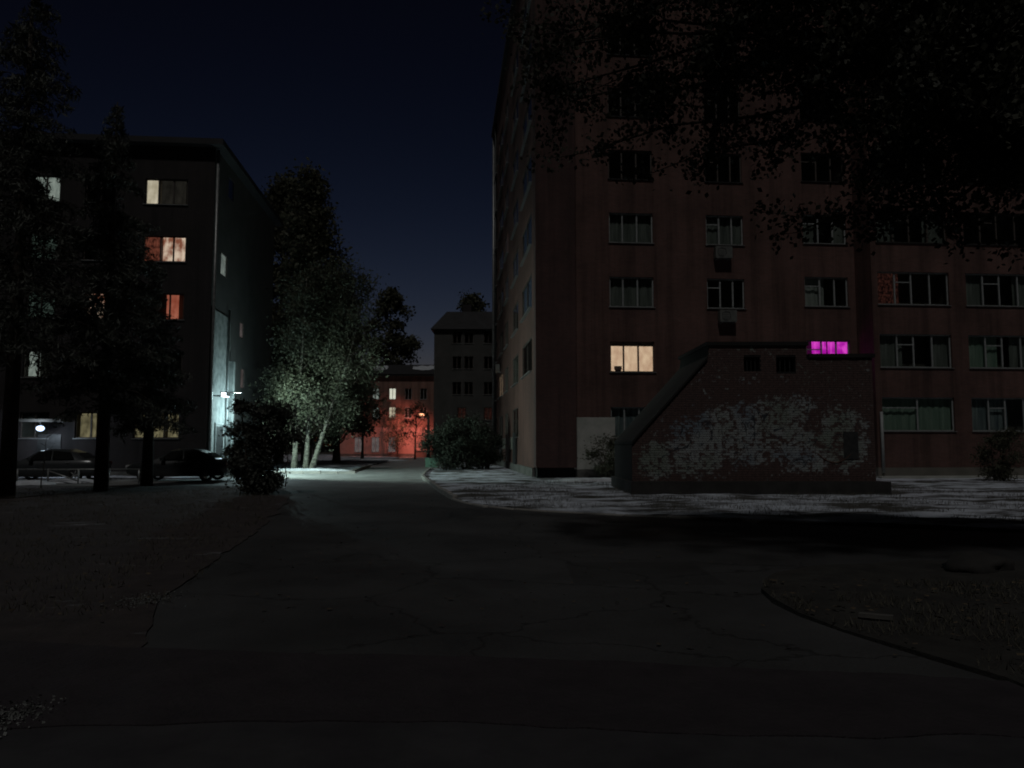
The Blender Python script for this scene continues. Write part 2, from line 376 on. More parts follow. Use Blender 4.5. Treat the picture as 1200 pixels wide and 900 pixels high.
# ------------------------------------------------------------------ sheets of ground
def in_poly(x, y, poly):
    c = False; n = len(poly)
    for i in range(n):
        x1, y1 = poly[i]; x2, y2 = poly[(i+1) % n]
        if (y1 > y) != (y2 > y) and x < (x2-x1)*(y-y1)/(y2-y1)+x1: c = not c
    return c
def smooth_path(pts, step):
    out = []
    n = len(pts)
    for i in range(n-1):
        p0, p1, p2, p3 = (Vector(pts[max(i-1,0)]), Vector(pts[i]), Vector(pts[i+1]), Vector(pts[min(i+2,n-1)]))
        k = max(1, int((p2-p1).length/step))
        for j in range(k):
            t = j/k
            out.append(0.5*((2*p1)+(p2-p0)*t+(2*p0-5*p1+4*p2-p3)*t*t+(3*p1-p0-3*p2+p3)*t**3))
    out.append(Vector(pts[-1])); return [tuple(p) for p in out]
def sheet(name, poly, z, res, amp, freq, mat, rim=None):
    """a closed outline filled with an uneven triangle sheet; rim drops a skirt to that height"""
    xs = [p[0] for p in poly]; ys = [p[1] for p in poly]
    pts = [Vector(p) for p in poly]; nb = len(pts)
    rr = random.Random(3)
    if res:
        y = min(ys)
        while y < max(ys):
            x = min(xs)
            while x < max(xs):
                q = (x+rr.uniform(-.3,.3)*res, y+rr.uniform(-.3,.3)*res)
                if in_poly(q[0], q[1], poly): pts.append(Vector(q))
                x += res
            y += res
    v, e, f, *_ = delaunay_2d_cdt(pts, [(i,(i+1) % nb) for i in range(nb)], [], 1, 1e-4)
    vv = []
    for p in v:
        zz = z
        if amp: zz += amp*(mnoise.noise(Vector((p.x*freq, p.y*freq, 3.1)))+0.6*mnoise.noise(Vector((p.x*freq*3.1, p.y*freq*3.1, 9.7))))
        vv.append((p.x, p.y, zz))
    fs = [tuple(q) for q in f]
    m = bpy.data.meshes.new(name); m.from_pydata(vv, [], fs); m.update()
    bm = bmesh.new(); bm.from_mesh(m)
    for fc in bm.faces:
        if fc.normal.z < 0: fc.normal_flip()
    if rim is not None:
        ed = [ee for ee in bm.edges if ee.is_boundary]
        for ee in ed: ee.smooth = False
        g = bmesh.ops.extrude_edge_only(bm, edges=ed)
        for q in g['geom']:
            if isinstance(q, bmesh.types.BMVert): q.co.z = rim
    bm.to_mesh(m); bm.free()
    m.polygons.foreach_set('use_smooth', [True]*len(m.polygons))
    m.materials.append(mat)
    o = link(bpy.data.objects.new(name, m)); o['kind'] = 'structure'
    return o

g = MB().quad((-900,-900,-0.06), (900,-900,-0.06), (900,900,-0.06), (-900,900,-0.06)).build('ground', M['ground']); g['kind'] = 'structure'

kerb_right = smooth_path([(-14,128), (-7.6,100), (-6.3,70), (-4.8,42.6), (-3.3,32), (-2.1,25), (-1.3,21.8), (0,19.6), (3.75,17.2), (6.9,15.7), (10.5,14.2), (18,12.0), (34,8)], 0.9)
road_left = [(-2.4,4.6), (-2.9,6.2), (-3.5,7.8), (-4.4,12.5), (-5.6,18.6), (-7.4,26), (-9.6,30.2), (-14,31)]
road_left = smooth_path(road_left, 0.25)
road_left = [(x+0.16*mnoise.noise(Vector((x*0.9, y*0.9, 4.0)))+0.07*mnoise.noise(Vector((x*4, y*4, 7.0))), y) for x, y in road_left]
island = smooth_path([(3.35,5.4), (2.85,6.8), (2.65,8.0), (2.95,9.2), (3.9,10.15), (6.9,10.6), (14,9.6), (34,4.5)], 0.6)
shadow_edge = smooth_path([(-14,7.4), (-7,6.9), (-2.6,6.2), (0,5.95), (1.6,5.7), (3.35,5.4), (4.2,5.2)], 0.12)
shadow_edge = [(x, y+0.06*mnoise.noise(Vector((x*1.7, 2.0, 0)))+0.04*mnoise.noise(Vector((x*6, 5.0, 0)))) for x, y in shadow_edge]
path_edge = smooth_path([(-14,2.3), (-3,4.5), (1.5,4.4), (3.5,4.25), (12,2.4)], 0.15)
path_edge = [(x, y+0.05*mnoise.noise(Vector((x*1.7, 8.0, 0)))+0.03*mnoise.noise(Vector((x*6, 1.0, 0)))) for x, y in path_edge]
road_poly = list(reversed(kerb_right)) + [(-30,128), (-14.5,100), (-11,60), (-9.2,44.3), (-14.0,44.3), (-14.6,37), (-46,34.2), (-46,29)] + [(x-0.4, y) for x, y in reversed(road_left)] + [(0,5.2), (2.9,4.9), (3.6,5.0)] + [(x+0.3, y-0.3) for x, y in island[1:]]
# kerb_right runs far -> near/right ; road polygon closed on the right by the island's far end
sheet('road', road_poly, -0.004, 1.2, 0.003, 0.35, M['asphalt'])
lawn_r = kerb_right + [(80,8), (80,60), (-1,60), (-5,75), (-6,100), (-6,128)]
sheet('snowy_lawn', lawn_r, 0.06, 0.45, 0.05, 1.1, M['lawn_snow'], -0.1)
lawn_l = [(-46,29)] + [q for q in reversed(road_left) if q[1] > 6.25] + [(-2.9,5.95), (-7,6.55), (-14,7.0), (-46,8.5)]
sheet('lawn', lawn_l, 0.010, 0.6, 0.010, 0.7, M['lawn_left'], -0.1)
sheet('lawn', [(-14.0,44.4), (-9.2,44.4), (-11,60), (-14.5,100), (-30,128), (-60,128), (-60,54), (-16,54)], 0.10, 0.8, 0.05, 0.6, M['lawn_snow'], -0.1)
sheet('lawn', [(-46,34.3), (-14.9,37.1), (-15.6,39.2), (-46,36.6)], 0.10, 0.5, 0.05, 0.6, M['lawn_snow'], -0.1)
sheet('island_lawn', island + [(34,1), (10,1), (3.6,3)], 0.04, 0.22, 0.035, 1.3, M['lawn_island'], -0.1)  # the dark ground carries a tree's shadow in its colour
sheet('earth_verge', shadow_edge + [(x, y-0.02) for x, y in reversed(path_edge)] + [(-14,2.2)][:0], 0.012, 0.25, 0.004, 1.2, M['earth'], -0.1)  # dark sheet in place of the foreground shadow
sheet('footpath', [(x, y+0.12) for x, y in path_edge] + [(12,-12), (-14,-12)], 0.003, 0.6, 0.001, 0.6, M['path'], -0.1)

# kerb stones, one mesh shared
kb = empty('kerb', (0,0,0)); kb['kind'] = 'structure'
bmk = bmesh.new(); bmesh.ops.create_cube(bmk, size=1.0)
for v in bmk.verts: v.co = Vector((v.co.x*0.98, v.co.y*0.15, v.co.z*0.30))
bmesh.ops.bevel(bmk, geom=[e for e in bmk.edges], offset=0.02, segments=1, affect='EDGES')
kmesh = bpy.data.meshes.new('kerb_stone'); bmk.to_mesh(kmesh); bmk.free(); kmesh.materials.append(M['kerb'])
def kerb_run(path):
    d = 0.0; prev = Vector(path[0]); acc = [prev]
    tot = [0.0]
    for p in path[1:]:
        tot.append(tot[-1]+(Vector(p)-Vector(acc[-1])).length); acc.append(Vector(p))
    s = 0.5
    while s < tot[-1]:
        i = max(k for k in range(len(tot)) if tot[k] <= s)
        i = min(i, len(acc)-2)
        t = (s-tot[i])/max(tot[i+1]-tot[i], 1e-6)
        p = acc[i].lerp(acc[i+1], t); dr = acc[i+1]-acc[i]
        inst('kerb_stone', kmesh, kb, (p.x, p.y, random.uniform(-0.012, 0.012)-(0.11 if p.y < 23 else 0.0)), (random.uniform(-.02,.02), random.uniform(-.01,.01), math.atan2(dr.y, dr.x)+random.uniform(-.015,.015)))
        s += 1.0
kerb_run([p for p in kerb_right if 10 < p[1] < 72])
kerb_run([(-13.9,44.3), (-9.3,44.3), (-10.9,60)])

# ------------------------------------------------------------------ windows
def wall(name, parent, u0, u1, z0, z1, holes, mat, axis='x', off=0.0, rev=0.22, sgn=1):
    """a wall sheet in the plane y=off (axis x) or x=off (axis y) with real openings and reveals.
    sgn is the inward direction along the wall's normal axis."""
    us = sorted(set([u0, u1] + [h[0] for h in holes] + [h[1] for h in holes]))
    zs = sorted(set([z0, z1] + [h[2] for h in holes] + [h[3] for h in holes]))
    mb = MB()
    def P(u, z, d=0.0):
        return (u, off+sgn*d, z) if axis == 'x' else (off+sgn*d, u, z)
    for i in range(len(us)-1):
        for j in range(len(zs)-1):
            cu, cz = (us[i]+us[i+1])/2, (zs[j]+zs[j+1])/2
            if any(h[0] < cu < h[1] and h[2] < cz < h[3] for h in holes): continue
            mb.quad(P(us[i],zs[j]), P(us[i+1],zs[j]), P(us[i+1],zs[j+1]), P(us[i],zs[j+1]))
    for a, b, c, d in holes:
        mb.quad(P(a,c), P(a,c,rev), P(a,d,rev), P(a,d)); mb.quad(P(b,c,rev), P(b,c), P(b,d), P(b,d,rev))
        mb.quad(P(a,c,rev), P(a,c), P(b,c), P(b,c,rev)); mb.quad(P(a,d), P(a,d,rev), P(b,d,rev), P(b,d))
    return mb.build(name, mat, parent)

_wc = {}
def cached(key, fn):
    if key not in _wc: _wc[key] = fn()
    return _wc[key]
def curtain_mesh(w, h, mat, folds):
    mb = MB(); n = max(6, int(w*14))
    ph = random.random()*6
    cols = []
    for i in range(n+1):
        x = w*i/n; y = 0.025*math.sin(x*folds+ph)+0.012*math.sin(x*folds*2.3+1)
        cols.append((x, y))
    for i in range(n):
        (xa, ya), (xb, yb) = cols[i], cols[i+1]
        mb.quad((xa,ya,0), (xb,yb,0), (xb,yb*0.7,h), (xa,ya*0.7,h))
    m = mb.mesh('curtain'); m.materials.append(mat); 
    m.polygons.foreach_set('use_smooth', [True]*len(m.polygons)); return m
def window(parent, loc, rz, w, h, splits=(0.33, 0.66), frame='frame_white', curtains=None, vent=True, label=None, sill=True, ft=0.06, pelmet=None, depth=0.9, cy=0.30, sillm='metal_grey'):
    """frame at loc (lower left corner seen from outside), x along the wall, y inward.
    curtains: list of (start, end, material) as shares of the width"""
    key = (round(w,2), round(h,2), splits, frame, vent, ft)
    def mk():
        mb = MB()
        mb.box(0,w,0.10,0.17,0,ft).box(0,w,0.10,0.17,h-ft,h).box(0,ft,0.10,0.17,ft,h-ft).box(w-ft,w,0.10,0.17,ft,h-ft)
        for s in splits: mb.box(w*s-ft*.6, w*s+ft*.6, 0.095, 0.172, ft, h-ft)
        if vent and splits:
            a = 0.0 if len(splits) < 3 else splits[0]
            b = splits[0] if len(splits) < 3 else splits[1]
            mb.box(w*a+ft, w*b-ft*.6, 0.098, 0.168, h*0.68, h*0.68+ft*.8)
        m = mb.mesh('window'); m.materials.append(M[frame]); return m
    o = inst('window', cached(('f',)+key, mk), parent, loc, (0,0,rz))
    if label: o['label'] = label
    edges = [0.0] + list(splits) + [1.0]
    for i in range(len(edges)-1):
        a = w*edges[i]+(ft if i == 0 else ft*.6); b = w*edges[i+1]-(ft if i == len(edges)-2 else ft*.6)
        def mkp(a=a, b=b):
            m = MB().box(0,b-a,0,0.008,0,h-2*ft).mesh('pane'); m.materials.append(M['glass']); return m
        inst('pane', cached(('p', round(b-a,3), round(h,2), ft), mkp), o, (a, 0.131, ft))
    if sill:
        def mks():
            m = MB().box(-0.05,w+0.05,-0.07,0.10,-0.035,0.0).mesh('sill'); m.materials.append(M[sillm]); return m
        inst('sill', cached(('s', round(w,2), sillm), mks), o, (0,0,0))
    def mkr():
        d = depth; mb = MB()
        mb.quad((-.02,d,-.02),(w+.02,d,-.02),(w+.02,d,h+.02),(-.02,d,h+.02))
        mb.quad((-.02,.225,-.02),(-.02,d,-.02),(-.02,d,h+.02),(-.02,.225,h+.02)); mb.quad((w+.02,d,-.02),(w+.02,.225,-.02),(w+.02,.225,h+.02),(w+.02,d,h+.02))
        mb.quad((-.02,.225,-.02),(w+.02,.225,-.02),(w+.02,d,-.02),(-.02,d,-.02)); mb.quad((-.02,d,h+.02),(w+.02,d,h+.02),(w+.02,.225,h+.02),(-.02,.225,h+.02))
        m = mb.mesh('room'); m.materials.append(M['interior']); return m
    inst('room', cached(('r', round(w,2), round(h,2), depth), mkr), o)
    for (a, b, mn) in (curtains or []):
        m = curtain_mesh(w*(b-a), h-0.02, M[mn], random.uniform(16, 30))
        inst('curtain', m, o, (w*a, cy, 0.01))
    if pelmet:
        MB().box(0.0,w,0.24,0.262,h-pelmet,h-0.005).build('pelmet', M['interior'], o)
    return o

# ------------------------------------------------------------------ the red brick block on the right
TH = R(5.0)
A = Vector((1.10, 37.0, 0.0))
UX = Vector((math.cos(TH), math.sin(TH), 0)); VY = Vector((-math.sin(TH), math.cos(TH), 0))
def plane_local(px, py, O, nrm, off, ux, vy):
    """pixel -> (u, v, z) in the frame (O, ux, vy), on the plane  (p-O).nrm = off"""
    d = ray(px, py); c = Vector((0,0,EYE))
    t = (off - (c-O).dot(nrm))/d.dot(nrm); p = c+d*t
    return ((p-O).dot(ux), (p-O).dot(vy), p.z)
def fA(px, off=0.0): return plane_local(px, 400, A, VY, off, UX, VY)[0]

BR = empty('apartment_block', A, TH)
tag(BR, 'tall red brick apartment block with one magenta and one warm lit window', 'building')
H1 = 29.4
zrow = lambda k: 1.95+3.2*k
cols = [(fA(715), fA(767)), (fA(830), fA(874)), (fA(945), fA(996))]
xB = fA(1024, -1.5)
NF = 8
holes = []; wins = []
shut = random.Random(5)
for ci, (a, b) in enumerate(cols):
    for k in range(NF):
        z = zrow(k)+(0.18 if ci == 2 else 0.0)
        if k == 0 and ci == 1: pass
        holes.append((a, b, z, z+1.5)); wins.append((ci, k, a, b, z))
wall('wall', BR, 1.95, xB, 0.45, H1, holes, M['brick_red'])
for ci, k, a, b, z in wins:
    cur = None; lab = None; pel = None
    if (ci, k) == (0, 1): cur = [(0, 1, 'lit_warm')]; lab = 'window with warm peach lit curtains'; pel = 0.2
    elif (ci, k) == (2, 1): cur = [(0.18, 0.52, 'lit_magenta'), (0.55, 1, 'lit_magenta')]; lab = 'window glowing magenta'
    elif (ci, k) == (0, 0): cur = [(0, 1, 'curtain_blue')]
    else:
        r_ = shut.random()
        if r_ < 0.35: cur = [(0, 0.3, 'curtain_grey'), (0.72, 1, 'curtain_grey')]
        elif r_ < 0.6: cur = [(0, 0.5, 'curtain_white')]
        elif r_ < 0.75: cur = [(0, 1, 'curtain_grey')]
    fr = 'frame_dark' if (cur and 'lit_warm' in cur[0]) or k >= 4 else 'frame_white'  # upper floors: frames, sills and curtains darkened to imitate fading light
    if k >= 4: cur = None
    window(BR, (a, 0, z), 0, b-a, 1.5, (0.31, 0.64) if ci == 0 else (0.36, 0.70), fr, cur, vent=(ci != 0), label=lab, pelmet=pel, sillm='metal_grey' if k < 4 else 'metal_dark')
# corner bay, stands 0.35 m proud of the front and hangs over a dark gap
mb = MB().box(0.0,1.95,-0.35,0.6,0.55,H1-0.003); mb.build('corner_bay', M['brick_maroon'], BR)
MB().box(0.10,1.95,0.02,0.6,-0.2,0.549).build('bay_foot', M['void'], BR)  # fills the gap under the bay; its shade is in the black colour
# plinth and plaster
MB().box(1.953,xB,-0.06,0.3,-0.2,0.452).build('plinth', M['concrete'], BR)
MB().box(fA(672),fA(719.5),-0.035,-0.002,0.46,2.95).build('plaster_panel', M['plaster'], BR)
# projecting right wing
holes2 = []; wins2 = []
cD = [(fA(1031,-1.5), fA(1115,-1.5)), (fA(1135,-1.5), fA(1219,-1.5)), (fA(1240,-1.5), fA(1324,-1.5))]
for ci, (a, b) in enumerate(cD):
    for k in range(NF):
        z = 2.28+3.06*k
        holes2.append((a, b, z, z+1.62)); wins2.append((ci, k, a, b, z))
XE = cD[2][1]+2.0
wall('wing_wall', BR, xB, XE, 0.55, H1, holes2, M['brick_red'], off=-1.5)
MB().quad((xB,0,0.3),(xB,-1.5,0.3),(xB,-1.5,H1),(xB,0,H1)).build('wing_return_wall', M['brick_red'], BR)
MB().box(xB-0.05,XE,-1.56,-1.2,-0.2,0.552).build('wing_plinth', M['plaster_grey'], BR)
MB().box(xB-0.2,XE,-2.1,-1.562,-0.1,0.16).build('blind_pavement', M['plaster'], BR)
for ci, k, a, b, z in wins2:
    sp = (0.25, 0.48, 0.74); cur = None; lab = None
    if (ci, k) == (0, 0): sp = (0.5,); cur = [(0, 1, 'curtain_green')]; lab = 'ground floor window with pale green curtains drawn'
    elif (ci, k) == (1, 0): cur = [(0.0, 0.55, 'curtain_blue')]; lab = 'ground floor window with bluish parted curtains'
    elif (ci, k) == (0, 1): cur = [(0.0, 0.35, 'curtain_grey'), (0.75, 1, 'curtain_grey')]
    elif (ci, k) == (1, 1): cur = [(0.0, 0.45, 'curtain_green'), (0.62, 1, 'curtain_grey')]
    elif (ci, k) == (0, 2): cur = [(0.0, 0.34, 'lit_dimred')]; lab = 'window with a dim reddish light behind'
    elif shut.random() < 0.5: cur = [(0, 0.3, 'curtain_grey'), (0.7, 1, 'curtain_grey')]
    window(BR, (a, -1.5, z), 0, b-a, 1.62, sp, 'frame_white' if k < 3 else 'frame_dark', cur if k < 4 else None, label=lab, sillm='metal_grey' if k < 3 else 'metal_dark')  # the wing's upper floors fade likewise, through dark frames and sills
# side wall along the yard road
SL = 31.0
holes3 = []; wins3 = []
for ci, (a, b) in enumerate([(1.2, 6.0), (8.4, 12.2), (15.6, 18.6), (20.4, 24.6), (26.6, 29.4)]):
    for k in range(NF):
        z = 2.1+3.2*k
        if k == 0 and ci == 0: continue
        hh = 1.75
        holes3.append((a, b, z, z+hh)); wins3.append((ci, k, a, b, z, hh))
wall('side_wall', BR, 0.6, SL, 0.5, H1, holes3, M['brick_side'], axis='y')
for ci, k, a, b, z, hh in wins3:
    cur = None; lab = None
    if (ci, k) == (3, 1): cur = [(0, 1, 'lit_warm')]; lab = 'orange lit window near the far end of the side wall'
    elif (ci, k) == (2, 4) or (ci, k) == (1, 3): cur = [(0.3, 0.8, 'lit_orange')] if ci == 2 else [(0, 1, 'curtain_grey')]
    elif shut.random() < 0.6: cur = [(0, 1, 'curtain_grey')]
    window(BR, (-0.075, b, z), R(-90), b-a, hh, (0.5,), 'frame_dark', cur, label=lab, vent=False, cy=0.19)
MB().box(-0.04,0.25,11.0,SL-1,1.35,2.05).build('plaster_band', M['plaster_grey'], BR)
MB().box(-0.08,0.4,0.6,SL,-0.2,0.501).build('side_plinth', M['concrete'], BR)
MB().box(0.02,XE,SL-0.3,SL,0,H1).build('rear_wall', M['brick_side'], BR)
MB().box(-0.25,XE+0.2,-1.9,SL+0.25,H1,H1+0.35).build('roof', M['roof'], BR)
def downpipe(parent, x, y, z0, z1, r=0.06, mat='metal_grey'):
    mb = MB().tube([(x,y,z0),(x,y,z1)], r, 8)
    return mb.build('drainpipe', M[mat], parent, True)
downpipe(BR, xB+0.18, -1.62, 0.3, 3.2, 0.07, 'frame_white')
downpipe(BR, -0.09, SL-0.6, 0.4, H1-0.2, 0.11)
downpipe(BR, -0.09, SL-3.2, 0.4, H1-0.2, 0.09, 'metal_dark')
# dark door recesses low on the side wall
for yy in (9.0, 14.5, 21.0):
    MB().box(-0.16,-0.045,yy,yy+1.4,0.5,2.35).build('door', M['metal_dark'], BR)

# air conditioners
def ac_unit(p, rz, label):
    t = empty('air_conditioner', p, rz); tag(t, label, 'air conditioner', 'outdoor air conditioner units')
    MB().box(-0.42,0.42,-0.42,-0.10,0,0.58).build('casing', M['ac_white'], t)
    mb = MB(); pts = [(-0.1+0.22*math.cos(a), -0.425, 0.29+0.22*math.sin(a)) for a in np.linspace(0, 2*math.pi, 17)]
    mb.tube(pts, 0.012, 4); 
    for q in range(4): mb.box(-0.32,0.12,-0.428,-0.42,0.12+0.11*q,0.13+0.11*q)
    mb.build('fan_grille', M['metal_dark'], t)
    for sx in (-0.3, 0.3): MB().box(sx-0.02,sx+0.02,-0.40,0.0,-0.05,-0.002).build('bracket', M['metal_grey'], t)
p = A+UX*(cols[1][0]+0.75)+Vector((0,0,zrow(3)-0.75)); ac_unit(p, TH, 'pale air conditioner under a dark window four floors up the brick front')
p = A+UX*(cols[1][0]+0.9)+Vector((0,0,zrow(2)-0.72)); ac_unit(p, TH, 'pale air conditioner under a dark window three floors up the brick front')
p = A+VY*22.6+Vector((0,0,7.25)); ac_unit(p, TH+R(-90), 'dark boxy air conditioner above the orange lit window on the side wall')

# ------------------------------------------------------------------ dark block on the left
B0 = Vector((600-357-600, 0, 0))
B0 = Vector((-357*39/F, 39.0, 0.0))
BL = empty('apartment_block', B0, TH)
tag(BL, 'dark five storey apartment block with scattered lit windows behind spruces', 'building')
HL = 17.0
def fB(px, py): return plane_local(px, py, B0, VY, 0.0, UX, VY)
def fBs(px, py): return plane_local(px, py, B0, UX, 0.0, UX, VY)
spec = [  # px0, px1, row, splits, curtains, label
    (163, 214, 4, (0.32, 0.66), [(0, 0.26, 'lit_cream'), (0.34, 0.92, 'lit_faint')], 'window with one pale lit pane at the top floor'),
    (163, 214, 3, (0.40, 0.70), [(0, 0.40, 'lit_maroon'), (0.42, 1, 'lit_peach')], 'bright window with dark red and white curtains'),
    (163, 214, 2, (0.32, 0.66), [(0.55, 0.84, 'lit_red')], 'window with a narrow salmon light'),
    (163, 214, 1, (0.32, 0.66), None, None),
    (160, 213, 0, (0.32, 0.66), [(0.0, 0.22, 'lit_yellow'), (0.30, 0.62, 'lit_yellow'), (0.72, 1, 'lit_yellow')], 'ground floor window with yellow light'),
    (92, 128, 4, (0.5,), None, None), (92, 128, 3, (0.5,), None, None), (92, 128, 2, (0.5,), [(0.15, 0.95, 'lit_peach')], 'window with peach light behind branches'),
    (92, 128, 1, (0.5,), None, None), (92, 128, 0, (0.5,), [(0.1, 0.6, 'lit_yellow')], None),
    (28, 62, 4, (0.5,), [(0, 1, 'lit_pale')], 'pale lit window seen through branches'), (28, 62, 3, (0.5,), [(0, 1, 'lit_dimgreen')], 'faint greenish window'),
    (28, 62, 2, (0.5,), [(0, 1, 'lit_dimgreen')], None), (28, 62, 1, (0.5,), [(0.1, 0.5, 'lit_pale')], None), (28, 62, 0, (0.5,), None, None),
    (-40, -6, 4, (0.5,), None, None), (-40, -6, 3, (0.5,), None, None), (-40, -6, 2, (0.5,), None, None), (-40, -6, 1, (0.5,), None, None),
]
hl = []; wl = []
for (p0, p1, row, sp, cur, lab) in spec:
    a = fB(p0, 400)[0]; b = fB(p1, 400)[0]; z = 2.0+2.98*row; hh = 1.35
    if row == 0: z = 1.95; hh = 1.3
    hl.append((a, b, z, z+hh)); wl.append((a, b, z, hh, sp, cur, lab))
wall('wall', BL, -30, 0, 0.3, HL, hl, M['brick_dark'])
for a, b, z, hh, sp, cur, lab in wl:
    window(BL, (a, 0, z), 0, b-a, hh, sp, 'frame_dark', cur, label=lab, vent=False)
# side wall
hs = []; ws = []
for (p0, p1, y0, y1, cur, lab) in [(259, 267, 294, 325, 'lit_pale', 'narrow pale lit stair window'), (281, 286, 376, 397, 'lit_dusk', None), (282, 287, 431, 456, 'lit_dusk', None), (268, 275, 205, 236, None, None), (258, 266, 366, 400, None, None)]:
    _, v0, z1 = fBs(p0, y0); _, v1, _ = fBs(p1, y0); _, vm, z0 = fBs((p0+p1)/2, y1)
    hs.append((v0, v1, z0, z1)); ws.append((v0, v1, z0, z1, cur, lab))
wall('side_wall', BL, 0, 14, 0.3, HL, hs, M['block_render'], axis='y', sgn=-1)
for v0, v1, z0, z1, cur, lab in ws:
    window(BL, (0.10, v0, z0), R(90), v1-v0, z1-z0, (), 'frame_dark', [(0, 1, cur)] if cur else None, vent=False, label=lab, cy=0.19, sill=False)
MB().box(-30,-0.001,13.7,14,0,HL).build('rear_wall', M['brick_dark'], BL)
MB().box(-30.05,0.06,-0.06,14.06,-0.2,0.301).build('plinth', M['concrete'], BL)
MB().box(-30.5,0.5,-0.5,14.5,HL,HL+0.3).build('roof', M['roof'], BL)
MB().box(-12,-10.5,3,4.5,HL+0.3,HL+1.8).build('chimney', M['brick_dark'], BL)
# lit entrance strip on the side wall: rendered panel, glazed door, pier and pipes
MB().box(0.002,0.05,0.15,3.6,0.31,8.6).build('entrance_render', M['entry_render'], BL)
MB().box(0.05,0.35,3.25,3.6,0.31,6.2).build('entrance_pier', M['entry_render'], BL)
MB().box(0.05,0.09,1.2,2.5,0.31,2.6).build('entrance_door', M['metal_dark'], BL)
mb = MB().box(0.05,0.12,1.10,1.19,0.31,2.7).box(0.05,0.12,2.51,2.60,0.31,2.7).box(0.05,0.12,1.10,2.60,2.701,2.78); mb.build('door_frame', M['frame_white'], BL)
downpipe(BL, 0.12, 0.12, 0.3, HL-0.1, 0.08)
downpipe(BL, 0.14, 2.95, 0.3, 9.0, 0.06, 'frame_white')
# front entrance door under the bluish lamp
pl = fB(57, 540)
MB().box(pl[0]-0.55,pl[0]+0.55,-0.05,-0.004,0.31,2.15).build('door', M['metal_dark'], BL)
MB().box(pl[0]-1.0,pl[0]+1.0,-1.1,-0.001,2.75,2.87).build('porch_canopy', M['concrete'], BL)

# ------------------------------------------------------------------ lamps that the photograph shows lit
def spot(parent, loc, aim, watts, col, deg, blend, r=0.12):
    d = bpy.data.lights.new('lamp_light', 'SPOT'); d.energy = watts; d.color = col; d.spot_size = R(deg); d.spot_blend = blend; d.shadow_soft_size = r
    o = bpy.data.objects.new('lamp_light', d); link(o, parent); o.location = loc
    o.rotation_euler = (Vector(aim)-Vector(loc)).to_track_quat('-Z', 'Y').to_euler(); return o
def point(parent, loc, watts, col, r=0.1):
    d = bpy.data.lights.new('lamp_light', 'POINT'); d.energy = watts; d.color = col; d.shadow_soft_size = r
    o = bpy.data.objects.new('lamp_light', d); link(o, parent); o.location = loc; return o
# entrance floodlight on the left block's side wall
lp = B0+VY*0.75+Vector((0,0,4.15))
WL = empty('entrance_floodlight', lp, TH)
tag(WL, 'cold white floodlight glaring on the corner of the left block', 'lamp')
MB().box(0.05,0.55,-0.04,0.04,-0.03,0.03).build('arm', M['metal_dark'], WL)
MB().box(0.50,0.80,-0.30,0.30,-0.02,0.16).build('housing', M['metal_dark'], WL)
MB().box(0.50,1.38,-0.45,0.45,0.165,0.185).build('visor', M['void'], WL)  # added plate, keeps the beam off the upper birch and walls
MB().box(0.52,0.78,-0.27,0.27,-0.05,-0.021).build('diffuser', M['glow_white'], WL)
MB().box(0.54,0.76,-0.325,-0.301,-0.01,0.15).build('end_lens', M['glow_white'], WL)
spot(WL, (0.95,0,-0.05), (12.0, 5.2, -3.0), 2900, (0.76, 1.0, 0.88), 132, 0.4, 0.15)
point(WL, (1.75,1.7,-0.9), 400, (0.66, 0.95, 1.0), 0.08)  # added fill light off the fixture, evens the glow on the wall
# porch lamp on the left block's front
fp = B0+UX*pl[0]+VY*(-0.95)+Vector((0,0,2.42))
PL = empty('porch_lamp', fp, TH)
tag(PL, 'small bluish white porch lamp at the far left', 'lamp')
MB().tube([(0,0,0.33),(0,0,0.14)], 0.03, 8).build('stem', M['metal_dark'], PL)
bmx = bmesh.new(); bmesh.ops.create_uvsphere(bmx, u_segments=14, v_segments=8, radius=0.19)
for v in bmx.verts: v.co.z *= 0.72
me = bpy.data.meshes.new('globe'); bmx.to_mesh(me); bmx.free(); me.materials.append(M['glow_blue']); me.polygons.foreach_set('use_smooth', [True]*len(me.polygons)); inst('globe', me, PL)
point(PL, (0,-0.35,-0.1), 60, (0.72, 0.86, 1.0), 0.1)

# ------------------------------------------------------------------ far building lit red
FB0 = Vector((at_depth(398, 500, 108).x, 108, 0))
FB = empty('far_building', FB0, 0)
tag(FB, 'far three storey brick building washed in red lamplight at the road end', 'building')
FW = at_depth(521, 500, 108).x-FB0.x
zt = at_depth(450, 441, 108).z
hf = []; wf = []
for row, (y0, y1) in enumerate([(512, 530), (477, 490), (455, 468)]):
    for ci, px in enumerate([401, 420, 440, 459.5, 478, 496, 514]):
        wd = 4.0 if row else 4.6
        x0 = at_depth(px-wd, 500, 108).x-FB0.x; x1 = at_depth(px+wd, 500, 108).x-FB0.x
        if row == 0 and ci in (4, 5): continue
        if x0 < 0.1 or x1 > FW-0.1: continue
        z0 = at_depth(px, y1, 108).z; z1 = at_depth(px, y0, 108).z
        z0 = max(z0, 0.5)
        cur = None; lab = None
        if row and ci == 3: cur = [(0, 1, 'lit_glint' if row == 2 else 'lit_cream')]; lab = 'brightly lit far window'
        elif row and ci == 2: cur = [(0, 1, 'lit_pale')]; lab = 'half lit far window'
        elif row == 0: cur = [(0, 1, 'lit_dusk')]  # this glow stands in for lamplight reflected at the ground floor
        hf.append((x0, x1, z0, z1)); wf.append((x0, x1, z0, z1, cur, lab))
ZS = 4.1
wall('wall', FB, 0, FW, ZS, zt, [h for h in hf if h[2] > ZS], M['brick_far'])
wall('ground_storey', FB, 0, FW, 0.0, ZS, [h for h in hf if h[2] < ZS], M['pink_render'])
for x0, x1, z0, z1, cur, lab in wf:
    window(FB, (x0, 0, z0), 0, x1-x0, z1-z0, (0.5,), 'frame_white', cur, vent=False, label=lab, cy=0.2)
